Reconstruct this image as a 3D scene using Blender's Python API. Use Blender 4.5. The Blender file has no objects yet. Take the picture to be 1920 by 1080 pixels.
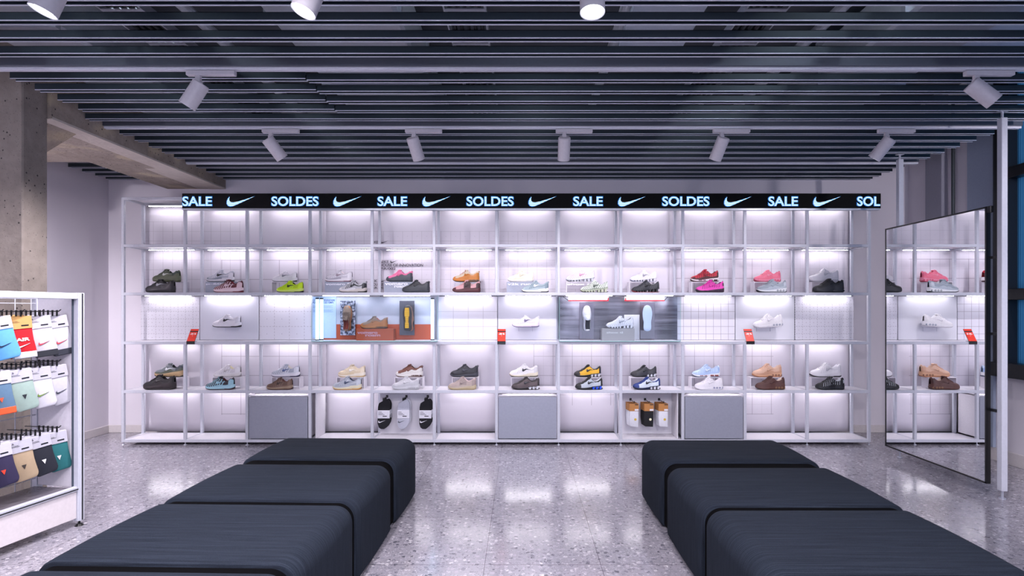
import bpy, bmesh, math, random
import numpy as np
from mathutils import Vector, Matrix, Euler
random.seed(7)
PI = math.pi
S = bpy.context.scene
COL = S.collection

# ------------------------------------------------------------------ camera
F = 1050.0; CX = 978.0; CY = 580.0; HC = 1.416      # focal length and vanishing point in pixels, eye height in metres
cam_d = bpy.data.cameras.new('camera'); cam = bpy.data.objects.new('camera', cam_d); COL.objects.link(cam)
cam.location = (0, 0, HC); cam.rotation_euler = (PI/2, 0, 0)
cam_d.sensor_width = 36; cam_d.lens = F/1920*36
cam_d.shift_x = -(CX-960)/1920; cam_d.shift_y = (CY-540)/1920
cam_d.clip_start = .05
S.camera = cam
# ------------------------------------------------------------------ world, exposure
wd = bpy.data.worlds.new('world'); S.world = wd; wd.use_nodes = True
bg = wd.node_tree.nodes['Background']; bg.inputs[0].default_value = (.70, .72, .95, 1); bg.inputs[1].default_value = 2.7
S.view_settings.view_transform = 'Standard'; S.view_settings.look = 'None'; S.view_settings.gamma = 1
S.view_settings.use_curve_mapping = False
S.view_settings.exposure = 0.0
SPOT_SHELF, SPOT_NEAR, SPOT_ROOM, LED = 66, 240, 150, 30
LIGHT_COL = (1.0, .925, 1.0)

def X(px, d): return (px-CX)*d/F
def Z(py, d): return HC+(CY-py)*d/F

# ------------------------------------------------------------------ materials
MATS = {}
def srgb(h):
    h = h.lstrip('#'); c = [int(h[i:i+2], 16)/255 for i in (0, 2, 4)]
    return tuple(x/12.92 if x <= .04045 else ((x+.055)/1.055)**2.4 for x in c)+(1,)
def mat(h, rough=.5, metal=0.0, key=None, spec=.5):
    k = key or (h, rough, metal, spec)
    if k in MATS: return MATS[k]
    m = bpy.data.materials.new('mat_'+str(len(MATS))); m.use_nodes = True
    b = m.node_tree.nodes['Principled BSDF']
    b.inputs['Base Color'].default_value = srgb(h); b.inputs['Roughness'].default_value = rough
    b.inputs['Metallic'].default_value = metal; b.inputs['Specular IOR Level'].default_value = spec
    # slight tonal variation so that the finish is not dead flat
    N = m.node_tree.nodes; L = m.node_tree.links
    tc = N.new('ShaderNodeTexCoord'); nz = N.new('ShaderNodeTexNoise'); nz.inputs['Scale'].default_value = 60
    mx = N.new('ShaderNodeMix'); mx.data_type = 'RGBA'; mx.blend_type = 'MULTIPLY'
    cr = N.new('ShaderNodeMapRange'); cr.inputs['To Min'].default_value = .9; cr.inputs['To Max'].default_value = 1.06
    L.new(tc.outputs['Object'], nz.inputs['Vector']); L.new(nz.outputs[0], cr.inputs['Value'])
    mx.inputs[0].default_value = 1; mx.inputs[6].default_value = srgb(h); L.new(cr.outputs[0], mx.inputs[7]); L.new(mx.outputs[2], b.inputs['Base Color'])
    MATS[k] = m; return m
def emit(col, strength, key):
    if key in MATS: return MATS[key]
    m = bpy.data.materials.new('emit_'+str(len(MATS))); m.use_nodes = True; nt = m.node_tree; nt.nodes.clear()
    o = nt.nodes.new('ShaderNodeOutputMaterial'); e = nt.nodes.new('ShaderNodeEmission')
    e.inputs[0].default_value = tuple(col)+(1,); e.inputs[1].default_value = strength
    nt.links.new(e.outputs[0], o.inputs[0]); MATS[key] = m; return m
class NT:
    """small helper for procedural node graphs"""
    def __init__(s, name):
        s.m = bpy.data.materials.new(name); s.m.use_nodes = True; s.t = s.m.node_tree; s.b = s.t.nodes['Principled BSDF']
        s.tc = s.t.nodes.new('ShaderNodeTexCoord')
    def n(s, ty, **kw):
        x = s.t.nodes.new(ty)
        for k, v in kw.items(): setattr(x, k, v)
        return x
    def l(s, a, b): s.t.links.new(a, b)
    def math(s, op, a, b=None, c=None):
        x = s.n('ShaderNodeMath', operation=op)
        for i, v in enumerate((a, b, c)):
            if v is None: continue
            if isinstance(v, (int, float)): x.inputs[i].default_value = v
            else: s.l(v, x.inputs[i])
        return x.outputs[0]
    def xyz(s, out='Object'):
        x = s.n('ShaderNodeSeparateXYZ'); s.l(s.tc.outputs[out], x.inputs[0]); return x.outputs
    def vec(s, scale=(1, 1, 1)):
        x = s.n('ShaderNodeMapping'); s.l(s.tc.outputs['Object'], x.inputs[0]); x.inputs['Scale'].default_value = scale; return x.outputs[0]
    def noise(s, scale, v=None, detail=3, rough=.5):
        x = s.n('ShaderNodeTexNoise'); x.inputs['Scale'].default_value = scale; x.inputs['Detail'].default_value = detail
        x.inputs['Roughness'].default_value = rough; s.l(v or s.tc.outputs['Object'], x.inputs['Vector']); return x.outputs[0]
    def voro(s, scale, v=None, out='Distance', rnd=1):
        x = s.n('ShaderNodeTexVoronoi'); x.inputs['Scale'].default_value = scale; x.inputs['Randomness'].default_value = rnd
        s.l(v or s.tc.outputs['Object'], x.inputs['Vector']); return x.outputs[out]
    def ramp(s, f, stops, const=False):
        x = s.n('ShaderNodeValToRGB'); e = x.color_ramp.elements
        if const: x.color_ramp.interpolation = 'CONSTANT'
        while len(e) < len(stops): e.new(.5)
        for i, (p, c) in enumerate(stops):
            e[i].position = p; e[i].color = srgb(c) if isinstance(c, str) else (c, c, c, 1)
        s.l(f, x.inputs[0]); return x.outputs[0]
    def mix(s, f, a, b, mode='MIX'):
        x = s.n('ShaderNodeMix', data_type='RGBA', blend_type=mode)
        for i, v in ((0, f), (6, a), (7, b)):
            if isinstance(v, str): x.inputs[i].default_value = srgb(v)
            elif isinstance(v, (int, float)): x.inputs[i].default_value = v if i == 0 else (v, v, v, 1)
            else: s.l(v, x.inputs[i])
        return x.outputs[2]
    def bump(s, h, strength=.3, dist=.01):
        x = s.n('ShaderNodeBump'); x.inputs['Strength'].default_value = strength; x.inputs['Distance'].default_value = dist
        s.l(h, x.inputs['Height']); s.l(x.outputs[0], s.b.inputs['Normal'])
    def line(s, c, off, pitch, w):           # 1 where coordinate c lies on a line of a ruled grid
        f = s.math('FRACT', s.math('DIVIDE', s.math('SUBTRACT', c, off-w/2), pitch))
        return s.math('LESS_THAN', f, w/pitch)
    def inside(s, c, a, b): return s.math('MULTIPLY', s.math('GREATER_THAN', c, a), s.math('LESS_THAN', c, b))

def concrete(name, a, b, pit=True, warm=None):
    t = NT(name); n1 = t.noise(1.8, detail=6, rough=.6); n2 = t.noise(14, detail=5)
    c = t.ramp(n1, [(.3, a), (.72, b)]); c = t.mix(.35, c, t.ramp(n2, [(.3, a), (.7, b)]))
    if warm: c = t.mix(t.ramp(t.noise(3.2, detail=4), [(.55, 0.0), (.66, .8)]), c, warm)
    if pit:
        v = t.voro(26); p = t.math('LESS_THAN', v, .16); n3 = t.math('GREATER_THAN', t.noise(5), .52)
        p = t.math('MULTIPLY', p, n3); c = t.mix(p, c, '#3c3634')
        v2 = t.math('LESS_THAN', t.voro(60), .13); c = t.mix(v2, c, '#56504c')
    t.l(c, t.b.inputs['Base Color']); t.b.inputs['Roughness'].default_value = .85
    t.bump(t.noise(24, detail=6), .5, .012); return t.m
M_CONC = concrete('concrete_column', '#756c65', '#988e86')
M_BEAM = concrete('concrete_rough_beam', '#7c7068', '#a89c90', warm='#b9a990')
M_CREAM = concrete('concrete_pale_band', '#b4aaa2', '#cdc3ba', pit=False)

def plaster(name, a, b):
    t = NT(name); t.l(t.ramp(t.noise(1.1, detail=5), [(.3, a), (.7, b)]), t.b.inputs['Base Color'])
    t.b.inputs['Roughness'].default_value = .75; t.bump(t.noise(120), .08, .002); return t.m
M_WALL = plaster('plaster_wall', '#d0cbd4', '#d9d4dc'); M_BASE = mat('#c9c3c4', .5)
M_SLAB = plaster('ceiling_slab', '#4c5058', '#5c6068')

def terrazzo():
    t = NT('terrazzo'); x, y, z = t.xyz()
    nd = t.n('ShaderNodeTexNoise'); nd.inputs['Scale'].default_value = 45; t.l(t.tc.outputs['Object'], nd.inputs['Vector'])
    va = t.n('ShaderNodeVectorMath', operation='MULTIPLY_ADD'); t.l(nd.outputs['Color'], va.inputs[0]); va.inputs[1].default_value = (.022, .022, 0); t.l(t.tc.outputs['Object'], va.inputs[2])
    def layer(scale, stops):
        v = t.n('ShaderNodeTexVoronoi'); v.inputs['Scale'].default_value = scale; t.l(va.outputs[0], v.inputs['Vector'])
        sp = t.n('ShaderNodeSeparateColor'); t.l(v.outputs['Color'], sp.inputs[0])
        c = t.ramp(sp.outputs[0], stops, True); d = v.outputs['Distance']; return c, d
    base = t.ramp(t.noise(3), [(.3, '#827f88'), (.7, '#8d8a93')])
    c1, d1 = layer(42, [(0, '#4e4e58'), (.07, '#6b6a75'), (.2, '#807e88'), (.45, '#8a8791'), (.7, '#97949d'), (.88, '#a9a6ad'), (.96, '#bab7bd')])
    c = t.mix(t.math('LESS_THAN', d1, .50), base, c1)
    c2, d2 = layer(100, [(0, '#55555f'), (.14, '#77757f'), (.4, '#86838d'), (.75, '#9a97a0'), (.92, '#b3b0b6')])
    c = t.mix(t.math('MULTIPLY', t.math('LESS_THAN', d2, .40), .75), c, c2)
    g = t.math('MAXIMUM', t.line(x, -.2046, .6435, .0035), t.line(y, 3.105, .7085, .0035))
    c = t.mix(g, c, '#4a4650')
    t.l(c, t.b.inputs['Base Color'])
    t.l(t.ramp(t.noise(1.4, detail=4), [(.35, .12), (.7, .20)]), t.b.inputs['Roughness'])
    t.b.inputs['Specular IOR Level'].default_value = .75
    return t.m
M_FLOOR = terrazzo()

def fabric_navy():
    t = NT('bench_fabric'); v = t.vec((1.6, 150, 1.6)); n = t.noise(2.2, v, detail=5, rough=.7)
    c = t.ramp(n, [(.28, '#14181f'), (.5, '#1f2530'), (.72, '#353d4a')])
    w = t.noise(420, detail=1); c = t.mix(.35, c, t.ramp(w, [(.3, '#101318'), (.7, '#2a2f38')]))
    t.l(c, t.b.inputs['Base Color']); t.b.inputs['Roughness'].default_value = .9
    t.b.inputs['Specular IOR Level'].default_value = .08; t.bump(w, .25, .002); return t.m
M_BENCH = fabric_navy()

def printed(name, layers, base='#c3bec8', line='#625c69', ox=0.0, oz=0.0):
    """white board or cloth with printed ruled grids: layers = (x0,x1,z0,z1,pitch,width,strength,dash,dots)"""
    t = NT(name); x, y, z = t.xyz(); tot = None; n = t.noise(2.2, detail=4)
    col = t.ramp(n, [(.3, base), (.7, base)])
    for (x0, x1, z0, z1, p, w, st, dash, dots) in layers:
        lx = t.line(x, x0, p, w); lz = t.line(z, z1, p, w)
        if dash:
            lx = t.math('MULTIPLY', lx, t.math('LESS_THAN', t.math('FRACT', t.math('DIVIDE', z, dash)), .55))
            lz = t.math('MULTIPLY', lz, t.math('LESS_THAN', t.math('FRACT', t.math('DIVIDE', x, dash)), .55))
        g = t.math('MAXIMUM', lx, lz)
        if dots: g = t.math('MAXIMUM', g, t.math('MULTIPLY', t.line(x, x0+p/2, p, w*1.7), t.line(z, z1+p/2, p, w*1.7)))
        g = t.math('MULTIPLY', g, t.math('MULTIPLY', t.inside(x, x0-w, x1+w), t.inside(z, z0-w, z1+w)))
        g = t.math('MULTIPLY', g, st); tot = g if tot is None else t.math('MAXIMUM', tot, g)
    if tot is not None: col = t.mix(tot, col, line)
    t.l(col, t.b.inputs['Base Color']); t.b.inputs['Roughness'].default_value = .7; return t.m

M_WHITE = mat('#bcbec9', .35, key='frame_white'); M_BOARD = mat('#d6d3da', .45, key='board')
M_ALU = mat('#b9bcc8', .32, .6, key='alu'); M_DARK = mat('#15171c', .4); M_BLACK = mat('#0b0b0e', .35)
M_SLAT = mat('#323d45', .38, .35, key='slat'); M_LIP = mat('#dde0ee', .3, .3, key='lip')
M_CARR = mat('#5a5e69', .4, .3, key='carrier'); M_CABG = mat('#9598a6', .38, .25, key='cabinet')
M_LED = emit((1, .95, 1), LED, 'led'); M_LENS = emit((.85, .93, 1), 16, 'lens')
def glass(name, tint=(.95, .98, 1), gl=.012):
    m = bpy.data.materials.new(name); m.use_nodes = True; nt = m.node_tree; nt.nodes.clear()
    o = nt.nodes.new('ShaderNodeOutputMaterial'); a = nt.nodes.new('ShaderNodeBsdfTransparent'); g = nt.nodes.new('ShaderNodeBsdfGlossy')
    a.inputs[0].default_value = tint+(1,); g.inputs['Roughness'].default_value = .03
    mx = nt.nodes.new('ShaderNodeMixShader'); mx.inputs[0].default_value = gl
    nt.links.new(a.outputs[0], mx.inputs[1]); nt.links.new(g.outputs[0], mx.inputs[2]); nt.links.new(mx.outputs[0], o.inputs[0]); return m
M_GLASS = glass('clear_glass'); M_EDGE = mat('#7fb3ad', .15, key='glass_edge'); M_ACRYL = glass('clear_acrylic', (.92, .92, .95), .1)
def fluted():
    m = bpy.data.materials.new('fluted_glass'); m.use_nodes = True; nt = m.node_tree; nt.nodes.clear()
    o = nt.nodes.new('ShaderNodeOutputMaterial'); tr = nt.nodes.new('ShaderNodeBsdfTranslucent'); g = nt.nodes.new('ShaderNodeBsdfGlossy'); tp = nt.nodes.new('ShaderNodeBsdfTransparent')
    tc = nt.nodes.new('ShaderNodeTexCoord'); w = nt.nodes.new('ShaderNodeTexWave'); w.bands_direction = 'Y'; w.inputs['Scale'].default_value = 14
    nt.links.new(tc.outputs['Object'], w.inputs['Vector'])
    cr = nt.nodes.new('ShaderNodeValToRGB'); cr.color_ramp.elements[0].color = (.10, .25, .36, 1); cr.color_ramp.elements[1].color = (.24, .46, .60, 1)
    nt.links.new(w.outputs[0], cr.inputs[0]); nt.links.new(cr.outputs[0], tr.inputs[0]); nt.links.new(cr.outputs[0], tp.inputs[0])
    g.inputs['Roughness'].default_value = .15
    m1 = nt.nodes.new('ShaderNodeMixShader'); m1.inputs[0].default_value = .55; m2 = nt.nodes.new('ShaderNodeMixShader'); m2.inputs[0].default_value = .08
    nt.links.new(tr.outputs[0], m1.inputs[1]); nt.links.new(tp.outputs[0], m1.inputs[2]); nt.links.new(m1.outputs[0], m2.inputs[1]); nt.links.new(g.outputs[0], m2.inputs[2])
    nt.links.new(m2.outputs[0], o.inputs[0]); return m
M_FLUTE = fluted()

# ------------------------------------------------------------------ mesh helpers
class MB:
    def __init__(s): s.b = bmesh.new()
    def box(s, x0, x1, y0, y1, z0, z1, bev=0.0, seg=1, M=None):
        r = bmesh.ops.create_cube(s.b, size=1); vs = r['verts']
        mm = Matrix.Translation(((x0+x1)/2, (y0+y1)/2, (z0+z1)/2)) @ Matrix.Diagonal((abs(x1-x0), abs(y1-y0), abs(z1-z0), 1))
        bmesh.ops.transform(s.b, matrix=mm, verts=vs)
        if bev > 0:
            es = {e for v in vs for e in v.link_edges}
            rr = bmesh.ops.bevel(s.b, geom=list(es), offset=bev, segments=seg, affect='EDGES', profile=.5)
            vs = list({v for f in rr['faces'] for v in f.verts} | {v for v in vs if v.is_valid})
        if M is not None: bmesh.ops.transform(s.b, matrix=M, verts=vs)
        return s
    def cyl(s, p0, p1, r, n=16, r2=None, cap=True):
        p0 = Vector(p0); p1 = Vector(p1); d = p1-p0
        rr = bmesh.ops.create_cone(s.b, cap_ends=cap, segments=n, radius1=r, radius2=r if r2 is None else r2, depth=d.length)
        M = Matrix.Translation((p0+p1)/2) @ d.to_track_quat('Z', 'Y').to_matrix().to_4x4()
        bmesh.ops.transform(s.b, matrix=M, verts=rr['verts']); return s
    def tube(s, pts, r, n=8):
        for a, b in zip(pts[:-1], pts[1:]): s.cyl(a, b, r, n)
        return s
    def poly(s, pts, t, M=None, bev=0):      # outline in x,z extruded along +y by t
        vs = [s.b.verts.new((p[0], 0, p[1])) for p in pts]; f = s.b.faces.new(vs)
        r = bmesh.ops.extrude_face_region(s.b, geom=[f]); nv = [v for v in r['geom'] if isinstance(v, bmesh.types.BMVert)]
        bmesh.ops.translate(s.b, vec=(0, t, 0), verts=nv); allv = vs+nv
        if bev > 0:
            es = [e for e in s.b.edges if all(v in allv for v in e.verts)]
            rr = bmesh.ops.bevel(s.b, geom=es, offset=bev, segments=2, affect='EDGES', profile=.5)
            allv = [v for v in {v for f in rr['faces'] for v in f.verts} | {v for v in allv if v.is_valid}]
        if M is not None: bmesh.ops.transform(s.b, matrix=M, verts=allv)
        return s
    def grid(s, P, closed_u=False):          # P[i][j] points
        vs = [[s.b.verts.new(p) for p in row] for row in P]
        for i in range(len(vs)-1):
            for j in range(len(vs[0])-1):
                try: s.b.faces.new((vs[i][j], vs[i+1][j], vs[i+1][j+1], vs[i][j+1]))
                except ValueError: pass
        return vs
    def build(s, name, m, parent=None, smooth=False, loc=None):
        bmesh.ops.recalc_face_normals(s.b, faces=s.b.faces)
        me = bpy.data.meshes.new(name); s.b.to_mesh(me); s.b.free()
        if smooth:
            for p in me.polygons: p.use_smooth = True
            try: me.set_sharp_from_angle(angle=math.radians(40))
            except Exception: pass
        me.materials.append(m)
        o = bpy.data.objects.new(name, me); COL.objects.link(o)
        if parent: o.parent = parent
        if loc: o.location = loc
        return o
def tag(o, label=None, cat=None, group=None, kind=None):
    if label: o['label'] = label
    if cat: o['category'] = cat
    if group: o['group'] = group
    if kind: o['kind'] = kind
    return o
def thing(name, label, cat, loc=(0, 0, 0), group=None, rz=0):
    o = bpy.data.objects.new(name, None); COL.objects.link(o); o.location = loc; o.rotation_euler = (0, 0, rz); o.empty_display_size = .05
    return tag(o, label, cat, group)
def struct(name, mb, m): return tag(mb.build(name, m), kind='structure')
def copy_tree(o, parent=None):
    c = o.copy(); COL.objects.link(c); c.parent = parent
    for ch in list(o.children): copy_tree(ch, c)
    return c
_txt = {}
def text_mesh(body, bold=0.0, ext=.0005, space=1.0):
    k = (body, bold, ext, space)
    if k not in _txt:
        cu = bpy.data.curves.new('txt', 'FONT'); cu.body = body; cu.size = 1; cu.offset = bold; cu.extrude = ext; cu.resolution_u = 4; cu.space_character = space
        o = bpy.data.objects.new('txt', cu); COL.objects.link(o); bpy.context.view_layer.update()
        me = bpy.data.meshes.new_from_object(o.evaluated_get(bpy.context.evaluated_depsgraph_get()))
        bpy.data.objects.remove(o); n = len(me.vertices); co = np.empty(n*3); me.vertices.foreach_get('co', co); _txt[k] = (me, co.reshape(-1, 3))
    return _txt[k]
def lettering(body, x0, x1, z0, z1, y, m, parent, bold=.0, name='lettering', rot=None, space=1.0, ext=.0008):
    """text stretched into a box in the x,z plane, facing -y"""
    me, co = text_mesh(body, bold, .5, space); me = me.copy(); me.materials.clear(); me.materials.append(m)
    a = co.min(0); b = co.max(0); c = np.empty_like(co)
    c[:, 0] = x0+(co[:, 0]-a[0])/(b[0]-a[0])*(x1-x0); c[:, 2] = z0+(co[:, 1]-a[1])/(b[1]-a[1])*(z1-z0)
    c[:, 1] = y-co[:, 2]*2*ext
    me.vertices.foreach_set('co', c.ravel()); me.update()
    o = bpy.data.objects.new(name, me); COL.objects.link(o); o.parent = parent
    if rot: o.matrix_local = rot
    return o
SW = [(1.0, .36), (.75, .245), (.5, .13), (.33, .055), (.22, .012), (.13, 0), (.05, .03), (.005, .10), (.01, .19), (.05, .28), (.11, .35), (.09, .27), (.10, .20), (.15, .155), (.24, .145), (.4, .175), (.7, .262)]
def emblem(x0, x1, z0, y, m, parent, t=.001, name='emblem', flip=False, M=None, hz=1.0):
    w = x1-x0; pts = [((x1-p[0]*w) if flip else (x0+p[0]*w), z0+p[1]*w*hz) for p in SW]
    mb = MB(); mb.poly(pts, t, Matrix.Translation((0, y, 0))); o = mb.build(name, m, parent)
    if M: o.matrix_local = M
    return o

# ------------------------------------------------------------------ the room
DW = 6.44                       # back wall distance
XL, XR = -4.75, 4.45
struct('floor', MB().box(-6, 6, -4, DW+.1, -.1, 0), M_FLOOR)
struct('wall_back', MB().box(XL-.2, XR+.2, DW, DW+.15, 0, 3.7), M_WALL)
struct('wall_left', MB().box(XL-.15, XL, -4, DW, 0, 3.7), M_WALL)
mb = MB(); mb.box(XR, XR+.2, 5.22, DW, 0, 3.7); mb.box(XR, XR+.2, -4, 5.22, 0, .80); mb.box(XR, XR+.2, -4, -1.2, .80, 3.7)
struct('wall_right', mb, M_WALL)
struct('ceiling', MB().box(-6, 6, -4, DW+.1, 3.7, 3.8), M_SLAB)
mb = MB(); mb.box(-4.75, -4.4, -4.1, -4, 0, 3.7); mb.box(4.1, 4.45, -4.1, -4, 0, 3.7)
struct('wall_front', mb, M_WALL)
struct('baseboard_back', MB().box(XL, XR, DW-.014, DW, 0, .088, .003), M_BASE)
struct('baseboard_left', MB().box(XL, XL+.014, 0, DW-.014, 0, .088, .003), M_BASE)
struct('baseboard_right', MB().box(XR-.014, XR, 0, DW-.014, 0, .12, .003), M_BASE)
mb = MB(); mb.box(XR-.07, XR, 5.84, 6.08, .12, 3.7, .004)
struct('trim_1', mb, mat('#8d8c99', .7, key='pil1'))
mb = MB(); mb.box(XR-.03, XR, 5.25, 5.56, .12, 3.7, .004)
struct('trim_2', mb, mat('#8f99ad', .7, key='pil2_window_light'))  # bluish tone puts the window's daylight into the wall colour
# window in the right wall: dark frame, mullions, fluted panes
w = thing('window_1', None, None); w['kind'] = 'structure'
mb = MB(); fx0, fx1 = XR-.06, XR+.1
mb.box(fx0, fx1, 5.06, 5.22, .83, 3.6, .006); mb.box(fx0-.03, fx1, -1.2, 5.22, .80, .93, .006)
for yy in (3.7, 2.3, .9, -.5): mb.box(fx0, fx1, yy-.05, yy+.05, .93, 3.6, .004)
for zz in (1.55, 2.65): mb.box(fx0, fx1, -1.2, 5.06, zz-.05, zz+.05, .004)
tag(mb.build('window_frame', mat('#10131a', .4, .3, key='wframe'), w), kind='structure')
tag(MB().box(XR+.03, XR+.04, -1.2, 5.1, .9, 3.6).build('window_pane', M_FLUTE, w), kind='structure')
# thin pipe on the right wall
tag(MB().cyl((XR-.035, 5.73, .12), (XR-.035, 5.73, 3.6), .016).build('pipe', mat('#3d4348', .4, .5, key='pipe')), 'thin dark vertical pipe running up the wall beyond the mirror', 'pipe')

# concrete column and haunched beams on the left
mb = MB(); mb.box(-4.2, -3.43, 3.85, 4.055, 0, 3.7, .008); mb.box(-4.22, -3.86, 3.80, 3.9, 0, 3.7, .01)
struct('pillar', mb, M_CONC)
mb = MB(); mb.box(-4.07, -3.402, 4.05, DW, 2.80, 3.7); mb.box(XL, -4.072, 4.5, 5.27, 2.803, 3.7)
mb.poly([(-3.86, 2.58), (-3.50, 2.799), (-4.06, 2.799), (-4.06, 2.58)], .35, Matrix.Translation((0, 4.06, 0)))
struct('beam', mb, M_BEAM)
mb = MB(); mb.poly([(-3.40, 2.795), (-3.585, 2.795), (-3.585, 2.81), (-3.40, 2.81)], DW-4.07, Matrix.Translation((0, 4.06, 0)))
mb.poly([(-3.585, 2.797), (-3.70, 2.797), (-3.60, 2.81)], .9, Matrix.Translation((0, 5.5, 0)))
struct('trim_3', mb, M_CREAM)

# ------------------------------------------------------------------ slatted ceiling, tracks, lamps
ZS = 2.90; Y0 = 4.575; PITCH = .186
def slat_between(i):
    k, r = divmod(i, 6)
    names = {-3: 'out of sight', -2: 'nearest visible', -1: 'first', 0: 'second', 1: 'last'}
    n = ['', 'first', 'second', 'third', 'fourth', 'fifth'][r]
    return k, n
def slat(x0, x1, y, z, label, group):
    t = thing('ceiling_slat', label, 'ceiling slat', (0, y, z), group)
    mb = MB(); mb.box(x0, x1, -.024, -.020, .004, .044); mb.box(x0, x1, .020, .024, .004, .044); mb.box(x0, x1, -.024, .024, .041, .044)
    mb.build('channel', M_SLAT, t)
    mb = MB(); mb.box(x0, x1, -.0245, -.018, 0, .004); mb.box(x0, x1, .018, .0245, 0, .004)
    mb.build('lip', M_LIP, t)
TRK = {-3: 'overhead track nearest the viewer', -2: 'overhead track above the round sample lamps', -1: 'front light track', 0: 'middle light track', 1: 'rear light track'}
for i in range(-26, 11):
    y = Y0+PITCH*i if i < 10 else 6.405
    k, n = slat_between(i)
    if i % 6 == 0:
        t = thing('light_track', 'white ceiling light track, %s' % {-2: 'outside the top of the picture and carrying three lit spotlights', -1: 'the front one with two large spotlights', 0: 'the middle one carrying five spotlights', 1: 'the rear one without spotlights'}.get(k, 'behind the viewer'), 'light track', (0, y, ZS), 'ceiling light tracks')
        x0 = -4.7 if k < 0 else -3.45
        x1 = 4.45 if k < 0 else (4.07 if k == 0 else 4.02)
        mb = MB(); mb.box(x0, x1, -.016, -.006, -.010, .006); mb.box(x0, x1, .006, .016, -.010, .006); mb.box(x0, x1, -.016, .016, .004, .008); mb.build('rail', mat('#dcdce6', .35), t)
        MB().box(x0, x1, -.03, .03, .008, .06, .002).build('carrier_profile', M_CARR, t)
        continue
    where = '%s slat behind the %s' % (n, {-5: 'back lights', -4: 'back lights', -3: 'second track behind the viewer', -2: 'track outside the top of the picture', -1: 'front light track', 0: 'middle light track', 1: 'rear light track'}[k]) if i < 10 else 'last slat against the rear wall'
    g = 'dark ceiling slats'
    if i < -1 and i > -7:
        slat(-3.31, -1.40, y, ZS+.008, 'short dark metal ceiling slat left of the joint, '+where, g)
        slat(-1.39, 4.0 if i > -6 else 4.4, y, ZS-.002, 'dark metal ceiling slat right of the joint, '+where, g)
    elif i <= -7:
        slat(-4.7, 4.45, y, ZS, 'full-width dark metal ceiling slat, '+where, g)
    else:
        slat(-3.43, 4.0, y, ZS, 'dark metal ceiling slat, '+where, g)
    if i in (7, 8, 9, 10):
        slat(-4.74, -4.08, y, ZS, 'very short dark ceiling slat left of the concrete beam, '+where, 'short ceiling slats left of the beam')

# ducts and trays above the slats
M_DUCT = mat('#c2c6d0', .35, .4, key='duct'); M_PALE = mat('#ccd6e6', .6, key='palepanel')
for (x0, x1, z0, z1, lab) in ((-3.36, -2.85, 3.15, 3.5, 'wide silver ventilation duct above the slats near the left wall'),
                              (-1.55, -.75, 3.2, 3.55, 'silver ventilation duct above the slats left of the centre'),
                              (2.35, 3.0, 3.2, 3.5, 'silver ventilation duct above the slats on the window side')):
    t = thing('air_duct', lab, 'duct', (0, 0, 0), 'ducts above the ceiling slats')
    MB().box(x0, x1, -3, 5.9, z0, z1, .02).build('duct_body', M_DUCT, t)
    for j in range(9): MB().box(x0-.02, x1+.02, -2.6+j, -2.56+j, z0-.02, z1+.02).build('flange', M_ALU, t)
for j, (xa, lab) in enumerate(((-2.45, 'shiny cable tray beside the wide silver duct'), (-.35, 'shiny cable tray over the middle of the room'), (1.5, 'shiny cable tray over the right bench'))):
    t = thing('cable_tray', lab, 'cable tray', (xa, 0, 3.25), 'cable trays above the slats')
    mb = MB(); mb.box(-.13, -.12, -3, 5.9, 0, .06); mb.box(.12, .13, -3, 5.9, 0, .06)
    for q in range(60): mb.box(-.12, .12, -2.9+q*.147, -2.87+q*.147, 0, .01)
    mb.build('tray', M_ALU, t)
    mb = MB()
    for q in range(5): mb.cyl((-.09+q*.045, -3, .03), (-.09+q*.045, 5.9, .03), .014, 8)
    mb.build('cables', mat('#1b1d22', .5), t)
for (x0, x1, y0, y1, lab) in ((-.15, .55, 1.4, 3.0, 'pale acoustic panel fixed above the slats at the centre'), (.75, 1.25, 1.2, 4.6, 'pale acoustic panel fixed above the slats right of the centre'),
                              (3.2, 4.1, 1.2, 4.4, 'pale acoustic panel fixed above the slats by the window')):
    tag(MB().box(x0, x1, y0, y1, 3.45, 3.5, .004).build('acoustic_board', M_PALE), lab, 'ceiling panel', 'pale panels above the slats')
for x, lab in ((-2.1, 'thin silver pipe above the slats beside the cable tray'), (.65, 'thin silver pipe above the slats between the pale panels'), (2.0, 'thin silver pipe above the slats beside the window side duct')):
    tag(MB().cyl((x, -3, 3.3), (x, 5.9, 3.3), .035).build('pipe', M_DUCT), lab, 'pipe', 'silver pipes above the slats')

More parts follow.
